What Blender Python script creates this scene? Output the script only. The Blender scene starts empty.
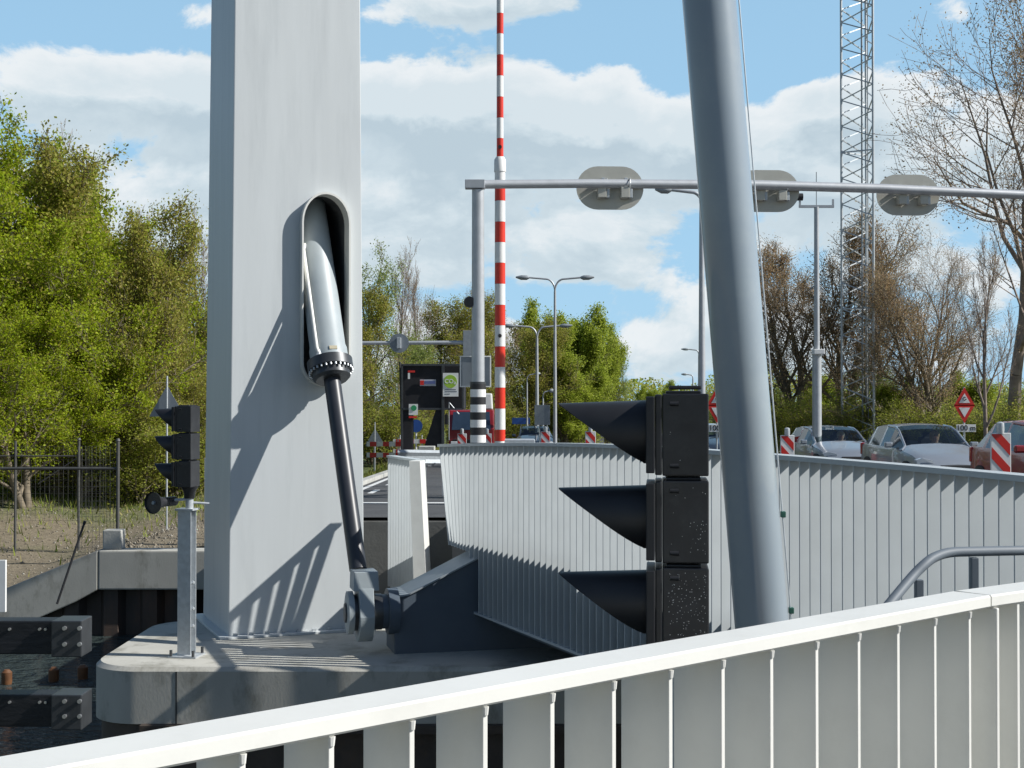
import bpy, bmesh, math, random
import numpy as np
from mathutils import Vector, Matrix
R = math.radians
sc = bpy.context.scene
col = sc.collection

# ------------------------------------------------------------------ camera
F = 1400.0; EYE = 1.75; PITCH = math.atan(16/F)
cam_d = bpy.data.cameras.new('camera'); cam = bpy.data.objects.new('camera', cam_d); col.objects.link(cam)
cam_d.sensor_width = 36; cam_d.lens = 36*F/1024; cam_d.clip_start = .05; cam_d.clip_end = 6000
cam.location = (0, 0, EYE); cam.rotation_euler = (math.pi/2+PITCH, 0, 0)
sc.camera = cam
cam_d.dof.use_dof = False

# ------------------------------------------------------------------ sun
SUN = Vector((.80, -.11, .59)).normalized()
sd = bpy.data.lights.new('sun', 'SUN'); so = bpy.data.objects.new('sun', sd); col.objects.link(so)
sd.energy = 4.9; sd.angle = R(.53); sd.color = (1, .972, .925)
so.rotation_euler = SUN.to_track_quat('Z', 'Y').to_euler()

# ------------------------------------------------------------------ sky
sc.view_settings.view_transform = 'Standard'; sc.view_settings.look = 'None'
sc.view_settings.exposure = 0.3; sc.view_settings.gamma = 1; sc.view_settings.use_curve_mapping = False
W = bpy.data.worlds.new('World'); sc.world = W; W.use_nodes = True
nt = W.node_tree; N = nt.nodes; L = nt.links
for n in list(N): N.remove(n)
def mnode(tree, op, a, b=None, c=None, clamp=False):
    n = tree.nodes.new('ShaderNodeMath'); n.operation = op; n.use_clamp = clamp
    for i, v in enumerate((a, b, c)):
        if v is None: continue
        if isinstance(v, (int, float)): n.inputs[i].default_value = v
        else: tree.links.new(v, n.inputs[i])
    return n.outputs[0]
def build_sky():
    out = N.new('ShaderNodeOutputWorld'); bg = N.new('ShaderNodeBackground')
    bg.inputs[1].default_value = .07
    sky = N.new('ShaderNodeTexSky'); sky.sky_type = 'NISHITA'; sky.sun_disc = False
    sky.sun_elevation = math.asin(SUN.z); sky.sun_rotation = math.atan2(SUN.x, SUN.y)
    sky.air_density = 1.0; sky.dust_density = .3; sky.ozone_density = 1.8; sky.altitude = 0
    tc = N.new('ShaderNodeTexCoord')
    sep = N.new('ShaderNodeSeparateXYZ'); L.new(tc.outputs['Generated'], sep.inputs[0])
    x, y, z = sep.outputs
    m = lambda op, a, b=None, c=None, clamp=False: mnode(nt, op, a, b, c, clamp)
    # cloud banks: centre azimuth, elevation, widths, weight
    blobs = [(-.30, .215, .16, .022, .24), (-.15, .20, .16, .03, .24), (-.02, .205, .16, .03, .34), (.12, .185, .10, .03, .30), (-.2, .15, .4, .035, .30), (-.05, .115, .4, .03, .16),
             (.0, .285, .075, .032, .38), (-.30, .30, .07, .02, .3), (-.34, .29, .09, .02, .13), (-.27, .17, .03, .02, -.1), (-.12, .175, .03, .015, -.1), (.03, .14, .04, .015, -.1), (-.21, .262, .025, .012, .18), (-.08, .27, .05, .012, .15), (-.34, .26, .05, .015, .1),
             (.16, .27, .10, .035, -.40), (.25, .17, .055, .04, .28), (.235, .205, .05, .015, .15), (.33, .175, .05, .03, .22), (.29, .255, .03, .02, .16), (.35, .28, .05, .03, .12),
             (.0, .05, .7, .07, .20), (.13, .11, .04, .02, -.08), (-.3, .245, .1, .006, -.08), (.14, .235, .05, .02, -.2), (.36, .215, .05, .012, -.15)]
    def cover(zoff):
        zz = m('ADD', z, zoff) if zoff else z
        v = N.new('ShaderNodeCombineXYZ'); L.new(x, v.inputs[0]); L.new(y, v.inputs[1]); L.new(m('MULTIPLY', zz, 1.7), v.inputs[2])
        n1 = N.new('ShaderNodeTexNoise'); n1.inputs['Scale'].default_value = 10.5; n1.inputs['Detail'].default_value = 12; n1.inputs['Roughness'].default_value = .62
        n1.inputs['Distortion'].default_value = .25
        L.new(v.outputs[0], n1.inputs['Vector'])
        s = n1.outputs['Fac']
        for cx, cz, sx, sz, w in blobs:
            dx = m('DIVIDE', m('SUBTRACT', x, cx), sx); dz = m('DIVIDE', m('SUBTRACT', zz, cz), sz)
            d2 = m('ADD', m('MULTIPLY', dx, dx), m('MULTIPLY', dz, dz))
            g = m('MULTIPLY', m('POWER', 2.718, m('MULTIPLY', d2, -1.0)), w)
            s = m('ADD', s, g)
        return s
    c0 = cover(0); c1 = cover(.022)
    # the cumulus bank lies ahead; behind and overhead the sky is clear
    fwd = N.new('ShaderNodeMapRange'); fwd.interpolation_type = 'SMOOTHSTEP'; fwd.inputs['From Min'].default_value = .6; fwd.inputs['From Max'].default_value = .9; L.new(y, fwd.inputs[0])
    c0 = m('SUBTRACT', c0, m('MULTIPLY', m('SUBTRACT', 1., fwd.outputs[0]), .25))
    hi = N.new('ShaderNodeMapRange'); hi.interpolation_type = 'SMOOTHSTEP'; hi.inputs['From Min'].default_value = .3; hi.inputs['From Max'].default_value = .5; L.new(z, hi.inputs[0])
    c0 = m('SUBTRACT', c0, m('MULTIPLY', hi.outputs[0], .25))
    fac = N.new('ShaderNodeMapRange'); fac.interpolation_type = 'SMOOTHSTEP'
    fac.inputs['From Min'].default_value = .625; fac.inputs['From Max'].default_value = .725; L.new(c0, fac.inputs[0])
    lit = N.new('ShaderNodeMapRange'); lit.inputs['From Min'].default_value = -.07; lit.inputs['From Max'].default_value = .12
    L.new(m('SUBTRACT', c0, c1), lit.inputs[0])
    thick = N.new('ShaderNodeMapRange'); thick.inputs['From Min'].default_value = .66; thick.inputs['From Max'].default_value = .95
    thick.inputs['To Min'].default_value = 1; thick.inputs['To Max'].default_value = .0; L.new(c0, thick.inputs[0])
    sh = m('ADD', m('MULTIPLY', lit.outputs[0], .55), m('MULTIPLY', thick.outputs[0], .45), clamp=True)
    cr = N.new('ShaderNodeValToRGB'); L.new(sh, cr.inputs[0])
    e = cr.color_ramp.elements; e[0].position = .1; e[0].color = (6.0, 7.2, 8.0, 1); e[1].position = .85; e[1].color = (10.0, 10.4, 10.6, 1)
    mid = e.new(.45); mid.color = (7.6, 8.7, 9.3, 1)
    # clear sky slightly deepened above, with thin veil
    veil = N.new('ShaderNodeMapRange'); veil.inputs['From Min'].default_value = 0; veil.inputs['From Max'].default_value = .3
    veil.inputs['To Min'].default_value = .85; veil.inputs['To Max'].default_value = .72; L.new(z, veil.inputs[0])
    mv = N.new('ShaderNodeMixRGB'); L.new(m('MULTIPLY', veil.outputs[0], fwd.outputs[0]), mv.inputs[0]); L.new(sky.outputs[0], mv.inputs[1]); mv.inputs[2].default_value = (4.7, 8.1, 11.2, 1)
    mx = N.new('ShaderNodeMixRGB'); L.new(m('MULTIPLY', fac.outputs[0], .93), mx.inputs[0]); L.new(mv.outputs[0], mx.inputs[1]); L.new(cr.outputs[0], mx.inputs[2])
    L.new(mx.outputs[0], bg.inputs[0]); L.new(bg.outputs[0], out.inputs[0])
build_sky()
W.cycles.sampling_method = 'MANUAL'; W.cycles.sample_map_resolution = 512

# ------------------------------------------------------------------ helpers
def P(px, py, D):
    v = (384-py)/F; u = (px-512)/F
    d = Vector((u, math.cos(PITCH)-v*math.sin(PITCH), math.sin(PITCH)+v*math.cos(PITCH)))
    d *= D/d.y
    return Vector((d.x, d.y, EYE+d.z))
MATS = {}
def mat(name, color, rough=.6, metal=0., var=.08, scale=6., bump=0., bscale=40., dirt=None, dirt_amt=0., dscale=1.5, coat=0., spec=.5, stretch=None, bdist=.01, trans=0.):
    if name in MATS: return MATS[name]
    m = bpy.data.materials.new(name); m.use_nodes = True; t = m.node_tree; b = t.nodes['Principled BSDF']
    b.inputs['Roughness'].default_value = rough; b.inputs['Metallic'].default_value = metal
    b.inputs['Coat Weight'].default_value = coat; b.inputs['Specular IOR Level'].default_value = spec
    tc = t.nodes.new('ShaderNodeTexCoord'); mp = t.nodes.new('ShaderNodeMapping'); t.links.new(tc.outputs['Object'], mp.inputs[0])
    if stretch: mp.inputs['Scale'].default_value = stretch
    n = t.nodes.new('ShaderNodeTexNoise'); n.inputs['Scale'].default_value = scale; n.inputs['Detail'].default_value = 8; t.links.new(mp.outputs[0], n.inputs['Vector'])
    r = t.nodes.new('ShaderNodeValToRGB'); t.links.new(n.outputs['Fac'], r.inputs[0])
    r.color_ramp.elements[0].position = .3; r.color_ramp.elements[1].position = .7
    r.color_ramp.elements[0].color = tuple(max(0, c*(1-var)) for c in color)+(1,)
    r.color_ramp.elements[1].color = tuple(min(1, c*(1+var)) for c in color)+(1,)
    outc = r.outputs[0]
    if dirt:
        n2 = t.nodes.new('ShaderNodeTexNoise'); n2.inputs['Scale'].default_value = dscale; n2.inputs['Detail'].default_value = 10; n2.inputs['Roughness'].default_value = .7
        t.links.new(mp.outputs[0], n2.inputs['Vector'])
        r2 = t.nodes.new('ShaderNodeMapRange'); r2.inputs['From Min'].default_value = .5; r2.inputs['From Max'].default_value = .72; r2.inputs['To Max'].default_value = dirt_amt
        t.links.new(n2.outputs['Fac'], r2.inputs[0])
        mx = t.nodes.new('ShaderNodeMixRGB'); t.links.new(r2.outputs[0], mx.inputs[0]); t.links.new(outc, mx.inputs[1]); mx.inputs[2].default_value = tuple(dirt)+(1,)
        outc = mx.outputs[0]
    t.links.new(outc, b.inputs['Base Color'])
    if bump:
        n3 = t.nodes.new('ShaderNodeTexNoise'); n3.inputs['Scale'].default_value = bscale; n3.inputs['Detail'].default_value = 6; t.links.new(mp.outputs[0], n3.inputs['Vector'])
        bp = t.nodes.new('ShaderNodeBump'); bp.inputs['Strength'].default_value = bump; bp.inputs['Distance'].default_value = bdist
        t.links.new(n3.outputs['Fac'], bp.inputs['Height']); t.links.new(bp.outputs[0], b.inputs['Normal'])
    MATS[name] = m; return m

class MB:
    def __init__(s): s.v = []; s.f = []; s.m = []
    def add(s, vs, fs, mi=0):
        o = len(s.v); s.v += [Vector(v) for v in vs]
        for f in fs: s.f.append([i+o for i in f]); s.m.append(mi)
        return s
    def box(s, c, size, rot=None, mi=0):
        hx, hy, hz = [q/2 for q in size]; c = Vector(c)
        vs = [Vector((a*hx, b*hy, d*hz)) for d in (-1, 1) for b in (-1, 1) for a in (-1, 1)]
        if rot is not None:
            if isinstance(rot, (int, float)): rot = Matrix.Rotation(rot, 3, 'Z')
            vs = [rot @ v for v in vs]
        return s.add([v+c for v in vs], [(0, 2, 3, 1), (4, 5, 7, 6), (0, 1, 5, 4), (2, 6, 7, 3), (0, 4, 6, 2), (1, 3, 7, 5)], mi)
    def rings(s, rings, cap=True, mi=0, closed=True):
        k = len(rings[0]); o = len(s.v)
        for r in rings: s.v += [Vector(v) for v in r]
        for i in range(len(rings)-1):
            for j in range(k if closed else k-1):
                a = o+i*k+j; b = o+i*k+(j+1) % k
                s.f.append([a, b, b+k, a+k]); s.m.append(mi)
        if cap:
            s.f.append([o+j for j in range(k)][::-1]); s.m.append(mi)
            e = o+(len(rings)-1)*k; s.f.append([e+j for j in range(k)]); s.m.append(mi)
        return s
    def tube(s, pts, r, n=12, cap=True, mi=0):
        pts = [Vector(p) for p in pts]; rs = r if isinstance(r, (list, tuple)) else [r]*len(pts)
        rings = []; up = None
        for i, p in enumerate(pts):
            d = (pts[min(i+1, len(pts)-1)]-pts[max(i-1, 0)]).normalized()
            if up is None:
                up = d.orthogonal().normalized()
            up = (up-d*up.dot(d)).normalized(); q = d.cross(up)
            rings.append([p+(up*math.cos(2*math.pi*j/n)+q*math.sin(2*math.pi*j/n))*rs[i] for j in range(n)])
        return s.rings(rings, cap, mi)
    def prism(s, poly, ext, mi=0):
        ext = Vector(ext); poly = [Vector(p) for p in poly]
        return s.rings([poly, [p+ext for p in poly]], True, mi)
    def build(s, name, material, parent=None, smooth=False, local=False, bevel=0., auto=None):
        me = bpy.data.meshes.new(name)
        vs = s.v
        if parent is not None and not local:
            root = parent
            while root.parent: root = root.parent
            M = (Matrix.Translation(root.location) @ root.rotation_euler.to_matrix().to_4x4()).inverted()
            vs = [M @ v for v in vs]
        me.from_pydata([tuple(v) for v in vs], [], s.f)
        mats = material if isinstance(material, (list, tuple)) else [material]
        for m_ in mats: me.materials.append(m_)
        me.polygons.foreach_set('material_index', s.m)
        bm = bmesh.new(); bm.from_mesh(me); bmesh.ops.recalc_face_normals(bm, faces=bm.faces)
        if bevel:
            ed = [e for e in bm.edges if len(e.link_faces) == 2 and e.calc_face_angle(0) > R(35)]
            bmesh.ops.bevel(bm, geom=ed, offset=bevel, segments=2, profile=.6, affect='EDGES')
        bm.to_mesh(me); bm.free()
        if smooth or auto:
            me.polygons.foreach_set('use_smooth', [True]*len(me.polygons))
            me.set_sharp_from_angle(angle=R(auto or 40))
        ob = bpy.data.objects.new(name, me); col.objects.link(ob); ob.parent = parent
        return ob
def tag(o, label=None, cat=None, group=None, kind=None):
    if label: o['label'] = label
    if cat: o['category'] = cat
    if group: o['group'] = group
    if kind: o['kind'] = kind
    return o
def thing(name, label, cat, loc=(0, 0, 0), rz=0., group=None):
    o = bpy.data.objects.new(name, None); col.objects.link(o); o.empty_display_size = .1
    o.location = loc; o.rotation_euler = (0, 0, rz)
    return tag(o, label, cat, group)
def dup(root, loc, rz=0., label=None, scale=None, group=None):
    r = root.copy(); col.objects.link(r); r.location = loc; r.rotation_euler = (0, 0, rz)
    if scale: r.scale = scale if isinstance(scale, tuple) else (scale,)*3
    if label: r['label'] = label
    if group: r['group'] = group
    for ch in list(root.children):
        c = ch.copy(); col.objects.link(c); c.parent = r
        for g in list(ch.children):
            d = g.copy(); col.objects.link(d); d.parent = c
    return r
def np_mesh(name, verts, faces, material, parent=None, smooth=False):
    faces = np.asarray(faces, np.int32); k = faces.shape[1]
    me = bpy.data.meshes.new(name); me.vertices.add(len(verts)); me.vertices.foreach_set('co', np.asarray(verts, np.float32).ravel())
    me.loops.add(faces.size); me.loops.foreach_set('vertex_index', faces.ravel())
    me.polygons.add(len(faces)); me.polygons.foreach_set('loop_start', np.arange(0, faces.size, k, dtype=np.int32))
    me.update(calc_edges=True); me.materials.append(material)
    if smooth: me.polygons.foreach_set('use_smooth', [True]*len(faces))
    ob = bpy.data.objects.new(name, me); col.objects.link(ob); ob.parent = parent
    return ob
def text_mesh(name, body, size, center, rot, material, parent, world=True, ext=.002, bold=0.):
    cu = bpy.data.curves.new(name, 'FONT'); cu.body = body; cu.size = size; cu.align_x = 'CENTER'; cu.align_y = 'CENTER'; cu.extrude = ext; cu.offset = bold
    o = bpy.data.objects.new(name, cu); col.objects.link(o)
    dg = bpy.context.evaluated_depsgraph_get(); me = bpy.data.meshes.new_from_object(o.evaluated_get(dg))
    bpy.data.objects.remove(o)
    M = Matrix.Translation(Vector(center)) @ rot.to_4x4()
    if world and parent is not None:
        root = parent
        while root.parent: root = root.parent
        M = (Matrix.Translation(root.location) @ root.rotation_euler.to_matrix().to_4x4()).inverted() @ M
    me.transform(M); me.materials.clear(); me.materials.append(material)
    ob = bpy.data.objects.new(name, me); col.objects.link(ob); ob.parent = parent
    return ob
FACE_CAM = Matrix.Rotation(R(90), 3, 'X')       # text standing upright facing -Y

# ------------------------------------------------------------------ materials
m_pyl = mat('pylon_paint', (.57, .60, .605), .42, var=.03, scale=2.2, bump=.12, bscale=1.3, dirt=(.40, .43, .44), dirt_amt=.38, dscale=1.6, bdist=.03, stretch=(2.2, 2.2, .22))
m_white = mat('white_paint', (.72, .715, .67), .4, var=.02, scale=9, bump=.06, bscale=60, dirt=(.50, .49, .44), dirt_amt=.25, dscale=4, bdist=.003)
m_rail = mat('leaf_railing_paint', (.485, .52, .53), .4, var=.04, scale=4, dirt=(.45, .47, .46), dirt_amt=.3, dscale=1.2)
m_cyl = mat('cylinder_paint', (.34, .385, .40), .45, var=.04, dirt=(.33, .34, .33), dirt_amt=.3, dscale=4)
m_tube = mat('tube_paint', (.27, .32, .36), .3, var=.04, scale=1.5, dirt=(.38, .42, .42), dirt_amt=.3, dscale=3, coat=.5)
m_gird = mat('girder_paint', (.085, .11, .14), .5, var=.08, scale=2, dirt=(.10, .12, .14), dirt_amt=.5, dscale=2)
m_rod = mat('rod_black', (.03, .033, .04), .4, var=.1, coat=.0)
m_ddark = mat('dark_steel', (.06, .065, .07), .4, metal=.4, var=.2)
m_black = mat('black_plastic', (.017, .018, .021), .42, var=.25, scale=12, bump=.15, bscale=160, dirt=(.07, .07, .07), dirt_amt=.25, dscale=9, bdist=.001)
m_blackg = mat('black_visor', (.017, .018, .021), .5, var=.2, bump=.1, bscale=90, bdist=.001)
m_galv = mat('galvanised_steel', (.50, .53, .55), .42, metal=.35, var=.12, scale=18)
m_galvd = mat('dull_galvanised_steel', (.30, .33, .35), .5, metal=.3, var=.12, scale=18)
m_lampgal = mat('lamp_post_grey', (.44, .46, .48), .45, metal=.3, var=.08)
m_hand = mat('handrail_grey', (.13, .155, .18), .6, var=.06)
m_conc = mat('concrete', (.46, .45, .40), .85, var=.10, scale=2, bump=.25, bscale=40, dirt=(.17, .16, .12), dirt_amt=.85, dscale=2.4, bdist=.006, stretch=(1, 1, .5))
m_concl = mat('concrete_light', (.42, .42, .39), .85, var=.14, scale=2, bump=.4, bscale=30, dirt=(.27, .26, .22), dirt_amt=.6, dscale=1.8)
m_wetc = mat('wet_pier_foot', (.07, .055, .045), .6, var=.3, scale=3, bump=.4, bscale=14, dirt=(.12, .075, .045), dirt_amt=.6, dscale=2)
m_pile = mat('rusty_sheet_pile', (.055, .045, .04), .7, var=.3, scale=3, dirt=(.13, .07, .04), dirt_amt=.7, dscale=1.5, stretch=(1, 1, .3))
m_fender = mat('tarred_timber', (.013, .014, .017), .5, var=.35, scale=5, bump=.4, bscale=30, stretch=(.3, 1, 1), dirt=(.06, .06, .055), dirt_amt=.2, dscale=6)
m_red = mat('red_reflective', (.62, .025, .018), .35, var=.05)
m_orred = mat('barrier_red', (.68, .035, .015), .35, var=.06, dirt=(.45, .03, .02), dirt_amt=.4)
m_wht = mat('white_reflective', (.78, .78, .76), .4, var=.02, dirt=(.55, .54, .5), dirt_amt=.25, dscale=4)
m_blk = mat('black_band', (.02, .02, .022), .5, var=.2)
m_beige = mat('signal_shield_back', (.50, .49, .43), .55, metal=.2, var=.08, dirt=(.40, .39, .34), dirt_amt=.5, dscale=3)
m_blk_cab = mat('black_container_paint', (.012, .012, .016), .75, var=.3, scale=3, dirt=(.05, .045, .04), dirt_amt=.4, dscale=2)
m_green = mat('sign_green', (.34, .55, .05), .5, var=.02)
m_green2 = mat('sign_dark_green', (.03, .30, .12), .5, var=.02)
m_blue = mat('sign_blue', (.03, .10, .36), .45, var=.03)
m_signback = mat('sign_back', (.22, .25, .28), .5, metal=.3, var=.06)
m_trired = mat('truck_red', (.26, .015, .02), .3, var=.05, coat=.5)
m_rubber = mat('tyre_rubber', (.018, .018, .018), .85, var=.2)
m_rim = mat('wheel_rim', (.42, .43, .45), .35, metal=.8, var=.05)
m_dkpl = mat('dark_trim', (.02, .02, .022), .55, var=.1)
m_lens = mat('lens_clear', (.75, .78, .8), .08, var=.02, coat=1.)
m_amber = mat('amber_lens', (.75, .22, .02), .2, var=.03)
m_bolt = mat('bolt_steel', (.55, .56, .57), .3, metal=.8, var=.1)
def carpaint(n, c): return mat(n, c, .32, metal=.35, var=.02, coat=.9)
m_cs1 = carpaint('silver_car_paint', (.27, .30, .34)); m_cs2 = carpaint('pale_silver_car_paint', (.31, .34, .375))
m_cr = mat('dark_red_car_paint', (.27, .008, .014), .35, var=.02, coat=.6); m_cd = carpaint('dark_blue_car_paint', (.035, .05, .075))
def make_glass():
    m = bpy.data.materials.new('car_glass'); m.use_nodes = True; t = m.node_tree
    for n in list(t.nodes): t.nodes.remove(n)
    o = t.nodes.new('ShaderNodeOutputMaterial'); a = t.nodes.new('ShaderNodeBsdfTransparent'); a.inputs[0].default_value = (.5, .56, .56, 1)
    g = t.nodes.new('ShaderNodeBsdfGlossy'); g.inputs['Roughness'].default_value = .03; g.inputs[0].default_value = (.9, .95, 1, 1)
    lw = t.nodes.new('ShaderNodeLayerWeight'); lw.inputs[0].default_value = .5
    mx = t.nodes.new('ShaderNodeMixShader'); t.links.new(mnode(t, 'ADD', mnode(t, 'MULTIPLY', mnode(t, 'POWER', lw.outputs['Facing'], 3.), .5), .045), mx.inputs[0])
    t.links.new(a.outputs[0], mx.inputs[1]); t.links.new(g.outputs[0], mx.inputs[2]); t.links.new(mx.outputs[0], o.inputs[0])
    return m
m_glass = make_glass()
def leafmat(name, cols, transl=.45, rough=.55):
    m = bpy.data.materials.new(name); m.use_nodes = True; t = m.node_tree; b = t.nodes['Principled BSDF']
    g = t.nodes.new('ShaderNodeNewGeometry'); r = t.nodes.new('ShaderNodeValToRGB'); t.links.new(g.outputs['Random Per Island'], r.inputs[0])
    e = r.color_ramp.elements; e[0].color = cols[0]+(1,); e[1].color = cols[-1]+(1,)
    for i, c in enumerate(cols[1:-1]): q = e.new((i+1)/(len(cols)-1)); q.color = c+(1,)
    t.links.new(r.outputs[0], b.inputs['Base Color']); b.inputs['Roughness'].default_value = rough; b.inputs['Specular IOR Level'].default_value = .25
    tr = t.nodes.new('ShaderNodeBsdfTranslucent'); t.links.new(r.outputs[0], tr.inputs[0])
    mx = t.nodes.new('ShaderNodeMixShader'); mx.inputs[0].default_value = transl; o = t.nodes['Material Output']
    t.links.new(b.outputs[0], mx.inputs[1]); t.links.new(tr.outputs[0], mx.inputs[2]); t.links.new(mx.outputs[0], o.inputs[0])
    return m
lm_bright = leafmat('spring_leaves', [(.21, .30, .012), (.32, .42, .015), (.42, .49, .025), (.25, .30, .02), (.36, .31, .06)], .5)
lm_olive = leafmat('olive_buds', [(.27, .27, .045), (.36, .31, .07), (.30, .37, .045), (.36, .27, .09)])
lm_brown = leafmat('brown_buds', [(.38, .25, .14), (.46, .33, .18), (.32, .21, .12), (.38, .34, .16)], .35)
lm_green = leafmat('fresh_green_leaves', [(.27, .35, .03), (.36, .44, .05), (.42, .46, .07), (.30, .37, .05)], .55)
lm_willow = leafmat('willow_leaves', [(.26, .34, .09), (.32, .38, .10), (.22, .29, .07)])
lm_shrub = leafmat('shrub_leaves', [(.28, .34, .05), (.38, .43, .06), (.42, .37, .10), (.30, .36, .06)], .6)
lm_grass = leafmat('grass_blades', [(.16, .22, .03), (.22, .28, .04), (.30, .26, .09), (.18, .22, .04)], .3)
m_bark = mat('bark', (.17, .14, .10), .9, var=.3, scale=5)
m_barkl = mat('pale_bark', (.26, .21, .17), .9, var=.3, scale=5)

# ------------------------------------------------------------------ terrain, road, water
def ss(a, b, x):
    t = min(1, max(0, (x-a)/(b-a))); return t*t*(3-2*t)
def road_z(y): return 0. if y < 22 else (-.02*(min(y, 110)-22))
WATER = -2.6
BANK_Y = 26.3
def terr_z(x, y):
    if y < 21.05: return -4.5
    rz = road_z(y)-.12
    bank = -1.02 - .006*max(0, y-30) + .12*math.sin(x*.7+y*.31)*ss(30, 36, y)
    left = min(1, max(0, (-3.7-x)/2.0))
    right = min(1, max(0, (x-16)/6))
    z = rz*(1-left)+bank*left
    z = z*(1-right)+(rz-.6)*right
    if x < -6.8 and y < 44:   # slope of the bank down to the water on the left
        f = ss(44, 25.5, y)
        d = min(1, max(0, (-7.3-x)/3.2))
        z = z*(1-f*d)+(-2.35)*f*d
    if x < -3.85 and y < BANK_Y: z = -4.5
    # wooded rise far left
    if y > 42: z += 1.0*ss(42, 70, y)*ss(-4, -14, x)
    return z
def build_terrain():
    xs = list(np.concatenate([np.linspace(-2500, -120, 9), np.linspace(-100, -34, 10), np.arange(-32, 34, .55), np.linspace(36, 100, 10), np.linspace(130, 2500, 9)]))
    ys = list(np.concatenate([[-600, -60, 0, 12, 18, 21.04, 21.06], np.arange(21.4, 26.2, .6), [26.29, 26.31], np.arange(26.7, 62, .6), np.linspace(63, 130, 30), np.linspace(150, 4500, 12)]))
    v = [(x, y, terr_z(x, y)) for y in ys for x in xs]; nx = len(xs)
    f = [(j*nx+i, j*nx+i+1, (j+1)*nx+i+1, (j+1)*nx+i) for j in range(len(ys)-1) for i in range(nx-1)]
    m = bpy.data.materials.new('bank_soil'); m.use_nodes = True; t = m.node_tree; b = t.nodes['Principled BSDF']; b.inputs['Roughness'].default_value = .95
    tc = t.nodes.new('ShaderNodeTexCoord')
    n1 = t.nodes.new('ShaderNodeTexNoise'); n1.inputs['Scale'].default_value = .35; n1.inputs['Detail'].default_value = 8; t.links.new(tc.outputs['Object'], n1.inputs[0])
    n2 = t.nodes.new('ShaderNodeTexNoise'); n2.inputs['Scale'].default_value = 9; n2.inputs['Detail'].default_value = 8; n2.inputs['Roughness'].default_value = .75; t.links.new(tc.outputs['Object'], n2.inputs[0])
    r1 = t.nodes.new('ShaderNodeValToRGB'); t.links.new(n2.outputs[0], r1.inputs[0]); e = r1.color_ramp.elements
    e[0].position = .3; e[0].color = (.12, .095, .06, 1); e[1].position = .7; e[1].color = (.30, .25, .17, 1)
    r2 = t.nodes.new('ShaderNodeValToRGB'); t.links.new(n2.outputs[0], r2.inputs[0]); e = r2.color_ramp.elements
    e[0].position = .3; e[0].color = (.06, .09, .02, 1); e[1].position = .7; e[1].color = (.13, .16, .045, 1)
    # grass takes over away from the construction bank
    sp = t.nodes.new('ShaderNodeSeparateXYZ'); t.links.new(tc.outputs['Object'], sp.inputs[0])
    k = mnode(t, 'MULTIPLY', mnode(t, 'SUBTRACT', sp.outputs[1], 37.), .12)
    k = mnode(t, 'ADD', k, mnode(t, 'MULTIPLY', mnode(t, 'SUBTRACT', n1.outputs[0], .45), 3.), clamp=True)
    mx = t.nodes.new('ShaderNodeMixRGB'); t.links.new(k, mx.inputs[0]); t.links.new(r1.outputs[0], mx.inputs[1]); t.links.new(r2.outputs[0], mx.inputs[2])
    t.links.new(mx.outputs[0], b.inputs['Base Color'])
    bp = t.nodes.new('ShaderNodeBump'); bp.inputs['Strength'].default_value = .9; bp.inputs['Distance'].default_value = .05; t.links.new(n2.outputs[0], bp.inputs['Height']); t.links.new(bp.outputs[0], b.inputs['Normal'])
    o = np_mesh('ground', v, f, m, smooth=False); tag(o, kind='structure')
    # road sheet
    m_as = mat('asphalt', (.065, .066, .068), .85, var=.2, scale=2, bump=.4, bscale=120, dirt=(.10, .098, .09), dirt_amt=.5, dscale=.7)
    ysr = [20.9, 22]+list(range(26, 420, 8))
    mb = MB()
    for a, b_ in zip(ysr[:-1], ysr[1:]):
        mb.add([(-3.4, a, road_z(a)), (15.2, a, road_z(a)), (15.2, b_, road_z(b_)), (-3.4, b_, road_z(b_))], [(0, 1, 2, 3)])
    mb.add([(-.8, 18.95, .003), (15.2, 18.95, .003), (15.2, 20.9, .003), (-.8, 20.9, .003)], [(0, 1, 2, 3)])
    tag(mb.build('road', m_as), kind='structure')
    kb = MB()
    for a, b_ in zip(ysr[:-1], ysr[1:]):
        for x0, x1 in ((-3.6, -3.4), (15.2, 15.4)):
            kb.prism([(x0, a, road_z(a)-.1), (x1, a, road_z(a)-.1), (x1, a, road_z(a)+.1), (x0, a, road_z(a)+.1)], (0, b_-a, road_z(b_)-road_z(a)))
    tag(kb.build('kerb', m_concl), kind='structure')
    mk = MB()
    def line(x0, x1, y0, y1):
        mk.add([(x0, y0, road_z(y0)+.005), (x1, y0, road_z(y0)+.005), (x1, y1, road_z(y1)+.005), (x0, y1, road_z(y1)+.005)], [(0, 1, 2, 3)])
    line(-3.2, 4.6, 24.3, 24.65); line(5.2, 15, 27, 27.35)
    for y in range(26, 200, 9): line(4.8, 4.95, y, y+3.)
    for y in range(28, 200, 4): line(-2.9, -2.78, y, y+1.6)
    for x in (-3.2, 15.):
        for y in range(26, 200, 8): line(x-.06, x+.06, y, y+8)
    tag(mk.build('road_marking', m_wht), kind='structure')
    # water
    m = bpy.data.materials.new('canal_water'); m.use_nodes = True; t = m.node_tree; b = t.nodes['Principled BSDF']
    b.inputs['Base Color'].default_value = (.045, .06, .058, 1); b.inputs['Roughness'].default_value = .04; b.inputs['IOR'].default_value = 1.33
    tc = t.nodes.new('ShaderNodeTexCoord'); mp = t.nodes.new('ShaderNodeMapping'); mp.inputs['Scale'].default_value = (1, 1.8, 1); t.links.new(tc.outputs['Object'], mp.inputs[0])
    n = t.nodes.new('ShaderNodeTexNoise'); n.inputs['Scale'].default_value = 3.2; n.inputs['Detail'].default_value = 5; n.inputs['Roughness'].default_value = .55; t.links.new(mp.outputs[0], n.inputs[0])
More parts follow.
